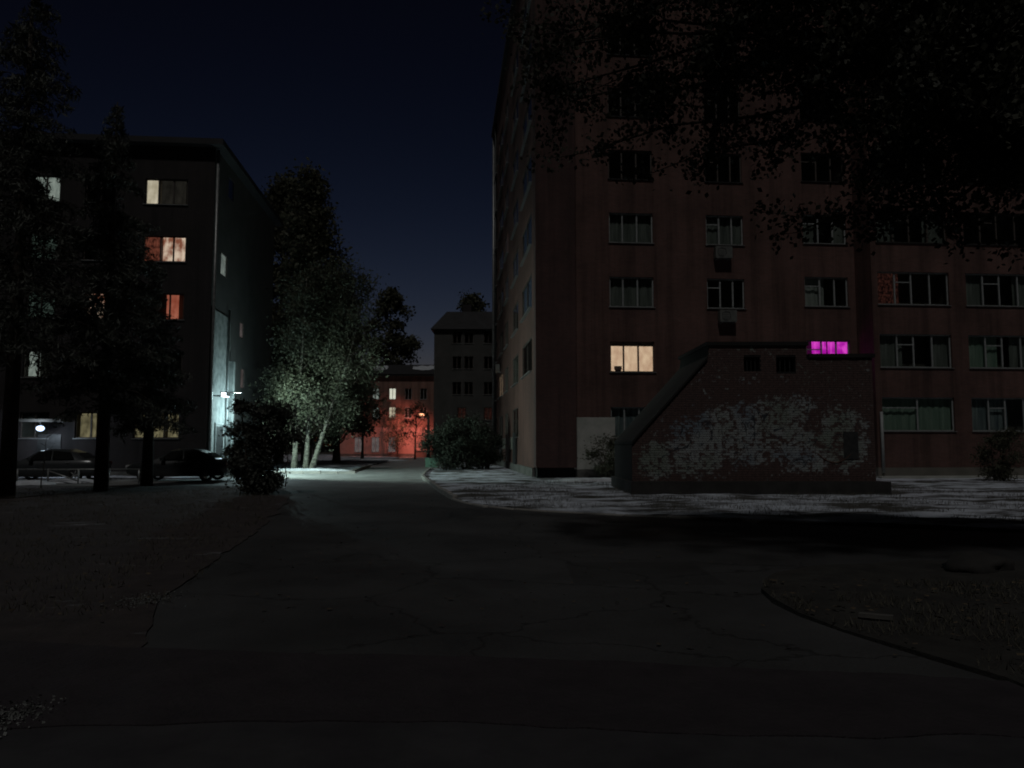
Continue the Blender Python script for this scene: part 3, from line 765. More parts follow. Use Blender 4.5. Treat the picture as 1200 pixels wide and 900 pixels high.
MB().prism([(-0.5,zt),(FW+0.5,zt),(FW+0.5,zt+0.25),(-0.5,zt+0.25)], -0.5, 10).build('cornice', M['concrete_dark'], FB)
mb = MB(); mb.v = [(-0.6,-0.6,zt+0.25),(FW+0.6,-0.6,zt+0.25),(FW+0.6,10,zt+0.25),(-0.6,10,zt+0.25),(1.5,4.5,zt+2.1),(FW-1.5,4.5,zt+2.1)]
mb.f = [(0,1,5,4),(1,2,5),(2,3,4,5),(3,0,4)]; mb.build('roof', M['roof'], FB)
for (a, b) in ((428, 451), (481, 508)):
    xa = at_depth(a, 428, 108).x-FB0.x; xb = at_depth(b, 428, 108).x-FB0.x
    mb = MB()
    n = 9; up = []; lo = []
    for i in range(n):
        x = xa+(xb-xa)*i/(n-1); s0 = 0.9+0.5*random.random()+1.4*abs(i-4)/8; s1 = 4.0-0.7*random.random()
        f = lambda y: zt+0.25+(y+0.6)*1.85/5.1+0.05
        lo.append((x, s0, f(s0))); up.append((x, s1, f(s1)))
    for i in range(n-1): mb.quad(lo[i], lo[i+1], up[i+1], up[i])
    mb.build('roof_snow', M['snow'], FB)
MB().box(3.0,3.9,4,5,zt+1.7,zt+3.2).build('chimney', M['brick_far'], FB)
MB().tube([(FW-0.8,4.5,zt+2.0),(FW-0.8,4.5,zt+5.0)], 0.05, 6).build('antenna', M['metal_dark'], FB)
MB().box(-0.05,FW,-0.12,-0.002,0,0.45).build('plinth', M['concrete'], FB)

# street lamp, orange-red
LP = at_depth(499.5, 487, 102)
SL_ = empty('street_lamp', (LP.x+0.15, 102, 0))
tag(SL_, 'dark street lamp post with an orange red lit head before the far building', 'lamp post')
MB().tube([(0.15,0,0),(0.15,0,3),(0.12,0,LP.z+0.1)], [0.26,0.20,0.14], 8).build('post', M['metal_dark'], SL_, True)
MB().tube([(0.12,0,LP.z+0.1),(0.0,0,LP.z+0.35),(-0.5,0,LP.z+0.42)], 0.07, 6).build('arm', M['metal_dark'], SL_, True)
MB().box(-1.1,-0.4,-0.2,0.2,LP.z+0.26,LP.z+0.46).build('head', M['metal_dark'], SL_)
MB().box(-1.05,-0.45,-0.24,0.17,LP.z-0.02,LP.z+0.259).build('lens', M['glow_red'], SL_)
spot(SL_, (-1.3,0.3,LP.z-0.3), (-4.4, 6, 1.9), 2500, (1.0, 0.27, 0.20), 116, 1.0, 0.25)

# low wall in front of the far building, right side, and a dark gate pillar
def low_wall(px0, px1, ytop, Y, label, mat='brick_far', name='yard_wall'):
    a = at_depth(px0, 500, Y); b = at_depth(px1, 500, Y); z = at_depth(px0, ytop, Y).z
    t = empty(name, (a.x, Y, 0)); w = b.x-a.x
    MB().box(0,w,0,0.35,-0.1,z-0.12).build('wall', M[mat], t)
    MB().box(-0.06,w+0.06,-0.06,0.41,z-0.12,z).build('coping', M['concrete'], t)
    tag(t, label, 'wall'); return t
low_wall(486, 512, 528, 104.5, 'low wall behind the street lamp post')

# ------------------------------------------------------------------ dark building behind the hedge
MBL = empty('apartment_block', (at_depth(508, 500, 76).x, 76, 0), 0)
tag(MBL, 'dark shadowed block with hipped roof between the far building and brick block', 'building')
z1 = at_depth(510, 386, 76).z; zr = at_depth(540, 362, 76).z
MW = 9.0
hm = []; wm = []
for row, y in enumerate([485, 455, 425, 395]):
    for px in ((541, 572) if row == 0 else (535, 549, 572)):
        x = at_depth(px, 500, 76).x-MBL.location.x; z = at_depth(px, y, 76).z
        hm.append((x-0.45, x+0.45, z-0.62, z+0.62)); wm.append((x-0.45, z-0.62, row))
wall('wall', MBL, 0, MW, 0, z1, hm, M['block_render'])
for x, z, row in wm:
    window(MBL, (x, 0, z), 0, 0.9, 1.24, (0.5,), 'frame_dark', [(0.1, 0.9, 'lit_dimred')] if row == 0 else None, vent=False, label='window with a dim red light' if row == 0 else None)
MB().quad((0,0,0),(0,9,0),(0,9,z1),(0,0,z1)).build('side_wall', M['block_render'], MBL)
mb = MB(); mb.v = [(-0.35,-0.35,z1),(MW,-0.35,z1),(MW,10,z1),(-0.35,10,z1),(1.1,1.6,zr),(MW,1.6,zr),(MW,8,zr),(1.1,8,zr)]
mb.f = [(0,1,5,4),(1,2,6,5),(2,3,7,6),(3,0,4,7),(4,5,6,7),(0,3,2,1)]; mb.build('roof', M['roof'], MBL)
MB().box(2.6,3.5,3,4,zr,zr+1.0).build('chimney', M['brick_dark'], MBL)

# ------------------------------------------------------------------ the brick shelter
SY = 25.0
def sx(px): return at_depth(px, 480, SY).x
def sz(py): return at_depth(880, py, SY).z
SH = empty('brick_shelter', (sx(738), SY, 0), 0)
tag(SH, 'low sloping brick basement shelter with flaking white paint and two vent holes', 'shelter')
X0 = sx(738)
L = lambda px: sx(px)-X0
front = [(0.05,0.45), (L(1024),0.45), (L(1024),sz(419)), (L(947),sz(419)), (L(947),sz(405)), (L(832),sz(405)), (L(829),sz(424)), (L(746),sz(514)), (0.05,sz(522))]
DEP = 4.2
vents = [(L(873), L(892), sz(434.5), sz(418)), (L(911), L(934), sz(435.5), sz(418))]
# core of mortar with the vents cut out
def shelter_core():
    m = MB().prism(front, 0.012, DEP).mesh('core')
    m.materials.append(M['tar'])
    o = link(bpy.data.objects.new('core', m), SH)
    cut = MB()
    for a, b, c, d in vents: cut.box(a, b, -0.5, 0.5, c, d)
    cm = cut.mesh('cutter'); co = bpy.data.objects.new('cutter', cm); link(co, SH)
    md = o.modifiers.new('b', 'BOOLEAN'); md.object = co; md.operation = 'DIFFERENCE'; md.solver = 'EXACT'
    dg = bpy.context.evaluated_depsgraph_get(); dg.update()
    ev = bpy.data.meshes.new_from_object(o.evaluated_get(dg))
    o.modifiers.clear(); o.data = ev; ev.name = 'core'
    bpy.data.objects.remove(co, do_unlink=True); return o
shelter_core()
for a, b, c, d in vents:
    MB().box(a-.01,b+.01,0.515,0.53,c-.01,d+.01).build('vent_back', M['void'], SH)
    mb = MB()
    for q in range(3): mb.box(a+(b-a)*(q+1)/4-0.012, a+(b-a)*(q+1)/4+0.012, 0.10, 0.124, c, d)
    mb.build('vent_bars', M['metal_dark'], SH)

def paint_brick():
    """old brick with flaking whitewash and faded spray paint, laid over the wall by position"""
    m, t, b = nt('painted_shelter_brick')
    ge = N(t, 'ShaderNodeNewGeometry'); pos = ge.outputs['Position']
    n1 = noise_node(t, 1.9, 9, 0.74, vec=pos); n2 = noise_node(t, 11, 5, 0.7, vec=pos); n3 = noise_node(t, 0.7, 3, 0.5, vec=pos); n1.inputs['Distortion'].default_value = 1.6; n2.inputs['Distortion'].default_value = 0.8
    rb = ramp(t, n2.outputs[0], [(0.3, (0.055, 0.036, 0.034)), (0.7, (0.11, 0.066, 0.060))])
    sp = N(t, 'ShaderNodeSeparateXYZ'); t.links.new(pos, sp.inputs[0])
    mask = None
    for (px, py, rx, rz) in [(815, 525, 1.0, 0.95), (903, 492, 1.15, 0.75), (880, 525, 1.2, 0.6), (985, 515, 0.85, 1.0), (935, 474, 0.5, 0.35), (770, 540, 0.6, 0.6), (850, 505, 1.0, 0.8), (945, 530, 1.0, 0.7)]:
        cx, cz = sx(px), sz(py)
        dx = N(t, 'ShaderNodeMath', operation='MULTIPLY_ADD'); dx.inputs[1].default_value = 1/rx; dx.inputs[2].default_value = -cx/rx; t.links.new(sp.outputs[0], dx.inputs[0])
        dz = N(t, 'ShaderNodeMath', operation='MULTIPLY_ADD'); dz.inputs[1].default_value = 1/rz; dz.inputs[2].default_value = -cz/rz; t.links.new(sp.outputs[2], dz.inputs[0])
        x2 = N(t, 'ShaderNodeMath', operation='MULTIPLY'); t.links.new(dx.outputs[0], x2.inputs[0]); t.links.new(dx.outputs[0], x2.inputs[1])
        d2 = N(t, 'ShaderNodeMath', operation='MULTIPLY_ADD'); t.links.new(dz.outputs[0], d2.inputs[0]); t.links.new(dz.outputs[0], d2.inputs[1]); t.links.new(x2.outputs[0], d2.inputs[2])
        s = N(t, 'ShaderNodeMath', operation='SUBTRACT', use_clamp=True); s.inputs[0].default_value = 1.5; t.links.new(d2.outputs[0], s.inputs[1])
        if mask is None: mask = s.outputs[0]
        else:
            q = N(t, 'ShaderNodeMath', operation='MAXIMUM'); t.links.new(mask, q.inputs[0]); t.links.new(s.outputs[0], q.inputs[1]); mask = q.outputs[0]
    # mask*0.55 + noise -> threshold
    k = N(t, 'ShaderNodeMath', operation='MULTIPLY_ADD'); k.inputs[1].default_value = 0.19; t.links.new(mask, k.inputs[0]); t.links.new(n1.outputs[0], k.inputs[2])
    k2 = N(t, 'ShaderNodeMath', operation='MULTIPLY_ADD'); k2.inputs[1].default_value = 0.45; t.links.new(n2.outputs[0], k2.inputs[0]); t.links.new(k.outputs[0], k2.inputs[2])
    sn = N(t, 'ShaderNodeVectorMath', operation='SNAP'); sn.inputs[1].default_value = (0.13, 50.0, 0.0755); t.links.new(pos, sn.inputs[0])
    wh = N(t, 'ShaderNodeTexWhiteNoise'); t.links.new(sn.outputs[0], wh.inputs[0])
    k3 = N(t, 'ShaderNodeMath', operation='MULTIPLY_ADD'); k3.inputs[1].default_value = 0.16; t.links.new(wh.outputs[0], k3.inputs[0]); t.links.new(k2.outputs[0], k3.inputs[2]); k2 = k3
    fac = ramp(t, k2.outputs[0], [(0.915, (0, 0, 0)), (1.0, (1, 1, 1))])
    pc = ramp(t, n3.outputs[0], [(0.35, (0.19, 0.22, 0.19)), (0.5, (0.28, 0.30, 0.30)), (0.65, (0.17, 0.21, 0.25))])
    mx = N(t, 'ShaderNodeMix', data_type='RGBA'); t.links.new(fac.outputs[0], mx.inputs[0]); t.links.new(rb.outputs[0], mx.inputs[6]); t.links.new(pc.outputs[0], mx.inputs[7])
    n4 = noise_node(t, 0.95, 1, 0.4, vec=pos); n4.inputs['Distortion'].default_value = 3.2
    sc = ramp(t, n4.outputs[0], [(0.478, (0, 0, 0)), (0.49, (1, 1, 1)), (0.50, (1, 1, 1)), (0.512, (0, 0, 0))])
    sf = N(t, 'ShaderNodeMath', operation='MULTIPLY'); t.links.new(sc.outputs[0], sf.inputs[0]); t.links.new(mask, sf.inputs[1])
    mg = N(t, 'ShaderNodeMix', data_type='RGBA'); t.links.new(sf.outputs[0], mg.inputs[0]); t.links.new(mx.outputs[2], mg.inputs[6]); mg.inputs[7].default_value = (0.030, 0.034, 0.045, 1)
    t.links.new(mg.outputs[2], b.inputs['Base Color']); b.inputs['Roughness'].default_value = 0.9
    bump(t, b, n2.outputs[0], 0.4, 0.01); return m
M['shelter_brick'] = paint_brick()
bm_ = bmesh.new(); bmesh.ops.create_cube(bm_, size=1.0)
for v in bm_.verts: v.co = Vector(((v.co.x)*0.25, v.co.y*0.10, v.co.z*0.065))
brick_me = bpy.data.meshes.new('brick'); bm_.to_mesh(brick_me); bm_.free(); brick_me.materials.append(M['shelter_brick'])
cells = []
rowi = 0; z = 0.45+0.04
while z < sz(406):
    xs_ = [q for q in np.arange(0.0, L(1024)+0.1, 0.01) if in_poly(q, z-0.034, front) and in_poly(q, z+0.034, front)]
    if xs_:
        xl, xr = min(xs_)+0.005, max(xs_)-0.002
        x = (-0.13 if rowi % 2 else 0.0)
        while x < xr:
            parts_ = [(max(x, xl), min(x+0.25, xr))]
            for va_, vb_, vc_, vd_ in vents:
                if vc_-0.034 < z < vd_+0.034:
                    new_ = []
                    for p0_, p1_ in parts_:
                        if p1_ <= va_ or p0_ >= vb_: new_.append((p0_, p1_))
                        else: new_ += [(p0_, min(p1_, va_)), (max(p0_, vb_), p1_)]
                    parts_ = new_
            cells += [(p0_, p1_, z) for p0_, p1_ in parts_ if p1_-p0_ > 0.03]
            x += 0.26
    z += 0.0755; rowi += 1
full = [c for c in cells if c[1]-c[0] > 0.2495]
single = set(sorted(full, key=lambda c: ((c[0]+c[1])/2-3.9)**2*0.55+(c[2]-1.9)**2)[:300])
rest = MB(); rb_ = random.Random(9)
for c in cells:
    y = 0.048+rb_.uniform(-0.006, 0.006); x0_, x1_, z = c
    if c in single:
        inst('brick', brick_me, SH, ((x0_+x1_)/2, y, z), (rb_.uniform(-.01,.01), rb_.uniform(-.012,.012), rb_.uniform(-.015,.015)))
    else:
        rest.box(x0_+rb_.uniform(0, .003), x1_, y-0.05, y+0.05, z-0.0325, z+0.0325)
ro = rest.build('brickwork', M['shelter_brick'], SH); ro['kind'] = 'stuff'
# copings
def slab(a, b, t=0.09, y0=-0.07, y1=DEP+0.07):
    (xa, za), (xb, zb) = a, b
    return MB().prism([(xa,za),(xb,zb),(xb,zb+t),(xa,za+t)], y0, y1).build('coping', M['tar'], SH)
slab((L(740),sz(520)), (L(830),sz(421)))
slab((L(829),sz(405)), (L(949),sz(405)), 0.12)
slab((L(949),sz(419)), (L(1027),sz(419)), 0.12)
MB().box(-0.05,L(1034),-0.4,DEP+0.3,-0.2,0.45).build('plinth', M['concrete_dark'], SH)
# rusty arched strip and hatch low on the right of the front
M['rust'] = mottled('rusty_steel', (0.08, 0.035, 0.020), (0.16, 0.075, 0.045), 8, 0.8, 0.3)
pts = [(L(957+ (995-957)*i/8), -0.02, sz(541-10*abs((i-4)/4)**2+1)) for i in range(9)]
MB().tube(pts, 0.014, 6).build('hanging_cable', M['rust'], SH, True)
MB().box(L(987),L(1004),-0.03,0.0,sz(538),sz(506)).build('hatch', M['metal_dark'], SH)

# ------------------------------------------------------------------ trees
def leaf_mesh(name, centers, sizes, mat, aspect=0.6, rng=RNG, droop=0.0):
    n = len(centers); c = np.asarray(centers, float)
    d = rng.normal(size=(n,3)); d[:,2] -= droop; d /= np.linalg.norm(d, axis=1)[:,None]
    q = rng.normal(size=(n,3)); s = np.cross(d, q); s /= np.linalg.norm(s, axis=1)[:,None]
    sz_ = np.asarray(sizes)[:,None]
    a = c-d*sz_*0.5; b = c+s*sz_*aspect*0.5; e = c+d*sz_*0.5; f = c-s*sz_*aspect*0.5
    v = np.empty((n*4,3)); v[0::4] = a; v[1::4] = b; v[2::4] = e; v[3::4] = f
    m = bpy.data.meshes.new(name)
    m.vertices.add(n*4); m.vertices.foreach_set('co', v.ravel())
    m.loops.add(n*4); m.loops.foreach_set('vertex_index', np.arange(n*4))
    m.polygons.add(n); m.polygons.foreach_set('loop_start', np.arange(n)*4); m.polygons.foreach_set('loop_total', np.full(n,4))
    m.update(calc_edges=True); m.materials.append(mat); return m
def limb(mb, a, b, r0, r1, sag=0.0, wob=0.12, n=5, rnd=random, sides=5):
    a, b = Vector(a), Vector(b); L_ = (b-a).length
    pts = []
    for i in range(n+1):
        t = i/n; p = a.lerp(b, t)
        w = wob*L_*math.sin(math.pi*t)
        p += Vector((rnd.uniform(-1,1), rnd.uniform(-1,1), rnd.uniform(-.5,1)))*w*0.5 + Vector((0,0,sag*L_*math.sin(math.pi*t)))
        pts.append(p)
    mb.tube(pts, [r0+(r1-r0)*i/n for i in range(n+1)], sides); return pts
def broadleaf(name, base, height, crown_z0, width, n_clump, n_leaf, leaf, bark, leafmat, label, cat='tree', group=None, profile=None, trunks=((0,0,0,0,1.0),), seed=1, tr=0.2, clump_r=0.7, droop=0.0):
    rnd = random.Random(seed); rng = np.random.default_rng(seed)
    t = empty(name, base); tag(t, label, cat, group)
    profile = profile or (lambda s: math.sin(math.pi*min(1, 0.12+0.88*s))**0.6)
    tops = []
    for (x0, y0, lx, ly, hs) in trunks:
        mb = MB(); n = 9; pts = []; ra = []
        for i in range(n+1):
            s = i/n
            pts.append((x0+lx*s+0.12*math.sin(s*5+seed)*s, y0+ly*s+0.1*math.cos(s*4+seed)*s, height*hs*0.94*s-0.1))
            ra.append(tr*(1.15-s)**1.0*(1.35 if i == 0 else 1)+0.01)
        mb.tube(pts, ra, 8); mb.build('trunk', M[bark], t, True); tops.append([Vector(p) for p in pts])
    mbb = MB(); cents = []
    for k in range(n_clump):
        s = rnd.random(); s = s if rnd.random() < .8 else rnd.random()
        tr_pts = tops[k % len(tops)]
        z = crown_z0+(height-crown_z0)*s
        rad = width*0.5*profile(s)*math.sqrt(rnd.uniform(0.12, 1.0))*rnd.uniform(0.8, 1.12)
        an = rnd.uniform(0, 2*math.pi)
        hz = min(0.999, z/(tr_pts[-1].z))
        ax = tr_pts[min(len(tr_pts)-1, int(hz*(len(tr_pts)-1)))]
        c = Vector((ax.x+rad*math.cos(an), ax.y+rad*math.sin(an), z)); cents.append(c)
        zj = max(crown_z0*0.55, z-rad*rnd.uniform(0.5, 1.1)-0.2)
        hj = min(0.98, zj/tr_pts[-1].z); fi = hj*(len(tr_pts)-1); i0 = int(fi)
        pj = tr_pts[i0].lerp(tr_pts[min(i0+1, len(tr_pts)-1)], fi-i0)
        limb(mbb, pj, c, max(0.012, tr*0.32*(1-0.6*s)), 0.008, 0.02, 0.12, 4, rnd, 4)
        for q in range(3):
            e = c+Vector((rnd.gauss(0,1), rnd.gauss(0,1), rnd.gauss(0,.8)-droop))*clump_r*0.9
            limb(mbb, c.lerp(pj, 0.2), e, 0.010, 0.004, 0, 0.1, 3, rnd, 3)
    mbb.build('branches', M['bark'], t, True)
    cc = np.array([tuple(c) for c in cents]); w = rng.uniform(0.05, 2.0, len(cc)); w /= w.sum()
    idx = rng.choice(len(cc), n_leaf, p=w)
    rr = clump_r*rng.uniform(0.55, 1.25, len(cc))[idx]
    off = rng.normal(size=(n_leaf,3))*rr[:,None]*np.array([0.62,0.62,0.5])
    off[:,2] -= droop*np.abs(rng.normal(size=n_leaf))*rr
    cr = link(bpy.data.objects.new('crown', leaf_mesh('crown', cc[idx]+off, rng.uniform(0.4,1.5,n_leaf)*leaf, M[leafmat], rng=rng, droop=droop)), t)
    return t

# birch beside the road, lit by the floodlight
bx = at_depth(345, 540, 47).x
broadleaf('birch_tree', (bx, 47, 0.1), 12.6, 2.9, 5.5, 190, 42000, 0.15, 'birch_bark', 'leaf_birch',
          'pale multi stemmed birch lit greenish white beside the road', seed=4,
          trunks=((0,0,0.5,-0.2,1.0), (0.95,0.3,2.4,0.5,0.72), (0.55,0.6,0.3,0.6,0.85)), tr=0.14, clump_r=0.72, droop=0.7,
          profile=lambda s: (0.9-0.55*s) if s > 0.25 else 0.75+0.5*s)
# tall dark trees behind it
cone = lambda s: max(0.06, (1-s)**0.75)*(0.75+0.25*min(1, s*5))
p = at_depth(366, 203, 58)
broadleaf('poplar_tree', (p.x, 58, 0), p.z, 2.5, 9.5, 230, 26000, 0.30, 'bark', 'leaf_dark', 'tallest dark pointed tree standing behind the birch', seed=12, tr=0.3, clump_r=0.85, profile=cone, group='tall dark trees behind the birch')
p = at_depth(334, 214, 64)
broadleaf('poplar_tree', (p.x, 64, 0), p.z, 3, 7.0, 180, 20000, 0.32, 'bark', 'leaf_dark', 'narrower dark tree top left of the tallest pointed tree', seed=21, tr=0.28, clump_r=0.85, profile=lambda s: max(0.2, (1-s)**0.45), group='tall dark trees behind the birch')
p = at_depth(398, 330, 66)
broadleaf('poplar_tree', (p.x, 66, 0), p.z, 3, 5.5, 120, 14000, 0.30, 'bark', 'leaf_dark', 'lower dark tree on the right flank of the tallest pointed tree', seed=33, tr=0.25, clump_r=0.85, profile=lambda s: max(0.25, (1-s)**0.4), group='tall dark trees behind the birch')
p = at_depth(455, 343, 126)
broadleaf('maple_tree', (p.x, 126, 0), p.z, 12.0, 8.6, 75, 9000, 0.55, 'bark', 'leaf_dark', 'ragged dark tree against the night sky above the far building', seed=41, tr=0.26, clump_r=0.95, trunks=((0,0,0.3,0,1.0),))
p = at_depth(487, 470, 90)
broadleaf('young_tree', (p.x, 90, 0), 6.4, 2.2, 3.6, 34, 900, 0.22, 'bark', 'leaf_dark', 'small bare tree silhouetted on the red lit wall beside the street lamp', seed=55, tr=0.09, clump_r=0.5)
p = at_depth(466, 500, 105.6)
broadleaf('young_tree', (p.x, 105.6, 0), 6.6, 1.2, 4.6, 60, 2600, 0.17, 'bark', 'leaf_birch', 'small twiggy tree glowing red in the lamplight before the far wall', seed=58, tr=0.08, clump_r=0.5)
p = at_depth(425, 500, 84)
broadleaf('young_tree', (p.x, 84, 0), 8.5, 3.0, 5.0, 55, 3500, 0.26, 'bark', 'leaf_dark', 'dark leafy tree hiding the left windows of the far building', seed=57, tr=0.13, clump_r=0.6)
p = at_depth(553, 345, 92)
broadleaf('maple_tree', (p.x, 92, 0), p.z, 8, 5.0, 60, 6000, 0.4, 'bark', 'leaf_dark', 'dark tree top rising over the hipped roof of the shadowed block', seed=61, tr=0.2, clump_r=0.7)

# bushes
def bush(name, base, w, h, n_clump, n_leaf, leaf, mat, label, seed, group=None, cat='bush', low=0.25):
    return broadleaf(name, base, h, low, w, n_clump, n_leaf, leaf, 'bark', mat, label, cat, group,
                     profile=lambda s: (0.55+0.9*s if s < 0.45 else math.sqrt(max(0.05, 1-((s-0.45)/0.58)**2))), seed=seed, tr=0.05, clump_r=min(w,h)*0.17,
                     trunks=((0,0,0.1,0,0.8), (0.15,0.1,0.35,0.1,0.75), (-0.15,0,-0.35,-0.1,0.7)))
p = on_ground(304, 580)
bush('bush', (p.x, p.y, 0.02), 1.40, 2.95, 110, 17000, 0.10, 'needle', 'large near black bush beside the parked car, left of the road', 71, low=0.1)
for (px, w, h, sd, lab) in ((523, 2.2, 2.5, 81, 'dark green bush nearest the street lamp post, left end of the hedge'), (546, 2.8, 3.2, 82, 'tallest dark green bush in the middle of the hedge'), (569, 2.0, 2.7, 83, 'dark green bush against the brick block, right end of the hedge')):
    p = at_depth(px, 540, 50+(sd-82)*1.3)
    bush('bush', (p.x, p.y, 0.05), w, h, 70, 9000, 0.12, 'leaf_hedge', lab, sd, 'bushes at the end of the brick block')
p = at_depth(718, 545, 36.2); bush('bush', (p.x, 36.2, 0.05), 1.7, 1.75, 45, 5000, 0.09, 'leaf_dark', 'small dark bush in front of the pale plaster panel', 91)
p = at_depth(1172, 545, 33.5); bush('bush', (p.x, 33.5, 0.05), 1.7, 2.1, 45, 5000, 0.09, 'leaf_dark', 'small dark bush under the ground floor windows at the right', 92)

def spruce(base, height, width, label, seed, z0=0.6, group=None, tiers=46, gap=1.0):
    rnd = random.Random(seed); rng = np.random.default_rng(seed)
    t = empty('spruce_tree', base); tag(t, label, 'tree', group)
    MB().tube([(0,0,-0.1),(0.03,0,height*.5),(0,0.04,height)], [0.24,0.14,0.02], 8).build('trunk', M['bark'], t, True)
    mb = MB(); cs = []; sizes = []
    for i in range(tiers):
        s = (i+rnd.random())/tiers; z = z0+(height-z0)*s
        for q in range(5 if s < 0.8 else 4):
            if rnd.random() > gap: continue
            an = rnd.uniform(0, 6.283); Lb = width*0.5*(1-s)**0.8*rnd.uniform(0.65, 1.15)+0.12
            tip = Vector((math.cos(an)*Lb, math.sin(an)*Lb, z-0.28*Lb+rnd.uniform(-.1,.1)))
            pts = limb(mb, (0,0,z), tip, 0.022, 0.006, 0.05, 0.03, 4, rnd, 3)
            nn = int(62*Lb)+8
            tt = rng.uniform(0.12, 1.02, nn)
            P0 = np.array((0,0,z)); P1 = np.array(tip)
            base_ = P0+(P1-P0)*tt[:,None]
            side = np.array((-math.sin(an), math.cos(an), 0))
            spread = (1.05-tt)*0.55*Lb*0.55+0.08
            off = side*(rng.uniform(-1,1,nn)*spread)[:,None]+np.array((0,0,-1))*(np.abs(rng.normal(size=nn))*0.16)[:,None]
            cs.append(base_+off)
    mb.build('branches', M['bark'], t, True)
    cc = np.vstack(cs)
    link(bpy.data.objects.new('crown', leaf_mesh('crown', cc, rng.uniform(0.14,0.32,len(cc)), M['needle'], aspect=0.2, rng=rng, droop=0.8)), t)
    return t
p = on_ground(118, 576); spruce((p.x, p.y, 0.03), 14.0, 5.6, 'dark spruce with its trunk in front of the parked cars', 101, 3.0, 'spruces before the left block', gap=0.78)
p = at_depth(8, 570, 23.5); spruce((p.x, p.y, 0.03), 17.5, 6.0, 'tallest dark spruce at the left edge', 102, 4.4, 'spruces before the left block', gap=0.92)
p = at_depth(172, 560, 31); spruce((p.x, p.y, 0.03), 9.0, 3.6, 'smaller dark spruce under the bright window with red and white curtains', 103, 2.5, 'spruces before the left block', 34, 0.6)

# tree overhanging from the right, close to the camera
def overhang():
    rnd = random.Random(200); rng = np.random.default_rng(200)
    t = empty('linden_tree', (10.2, 9.6, 0)); tag(t, 'near tree overhanging the upper right with thin leafy boughs', 'tree')
    MB().tube([(0,0,-0.1),(-0.1,0,2.0),(-0.35,0.1,4.4),(-0.4,0.1,7.0),(-0.2,0.2,10.5)], [0.30,0.24,0.20,0.13,0.03], 10).build('trunk', M['bark'], t, True)
    mb = MB(); tips = []
    for k in range(60):
        L_ = rnd.uniform(3.0, 9.6); z0 = rnd.uniform(4.3 if L_ < 6.5 else 5.3, 9.4); an = math.pi+rnd.uniform(-0.45, 0.38)
        e = Vector((-0.4+math.cos(an)*L_, math.sin(an)*L_*0.8, z0+rnd.uniform(0.4, 1.9)-0.03*L_))
        pts = limb(mb, (-0.38,0.1,z0), e, 0.07, 0.012, 0.08, 0.10, 8, rnd, 5)
        for i in range(2, 9):
            for q in range(3):
                b = pts[i]; d = Vector((rnd.gauss(-.3,.6), rnd.gauss(0,.6), rnd.gauss(-.15,.5)))*rnd.uniform(0.5, 1.2)
                sub = limb(mb, b, b+d, 0.014, 0.004, -0.05, 0.1, 3, rnd, 3)
                tips += sub[1:]
    mb.build('branches', M['bark'], t, True)
    cc = np.array([tuple(c) for c in tips]); n = 165000
    idx = rng.integers(0, len(cc), n)
    pos = cc[idx]+rng.normal(size=(n,3))*0.12
    link(bpy.data.objects.new('crown', leaf_mesh('crown', pos, rng.uniform(0.05,0.105,n), M['leaf_near'], aspect=0.75, rng=rng, droop=0.5)), t)
overhang()

# bare saplings by the left kerb
for (px, py, hgt, sd, lab) in ((334, 570, 2.2, 5, 'thin bare sapling on the lit road edge'), (48, 572, 1.9, 6, 'thin bare sapling at the far left before the snow')):
    p = on_ground(px, py); rnd = random.Random(sd)
    t = empty('sapling', (p.x, p.y, 0)); tag(t, lab, 'sapling')
    mb = MB(); pts = limb(mb, (0,0,-0.05), (0.12,0,hgt), 0.025, 0.006, 0, 0.05, 6, rnd, 5); mb.build('stem', M['bark'], t, True)
    mb = MB()
    for i in range(2, 7):
        for q in range(2):
            b = pts[i]; limb(mb, b, b+Vector((rnd.uniform(-.5,.5), rnd.uniform(-.4,.4), rnd.uniform(.1,.5))), 0.010, 0.004, 0, 0.1, 3, rnd, 4)
    mb.build('twigs', M['bark'], t, True)

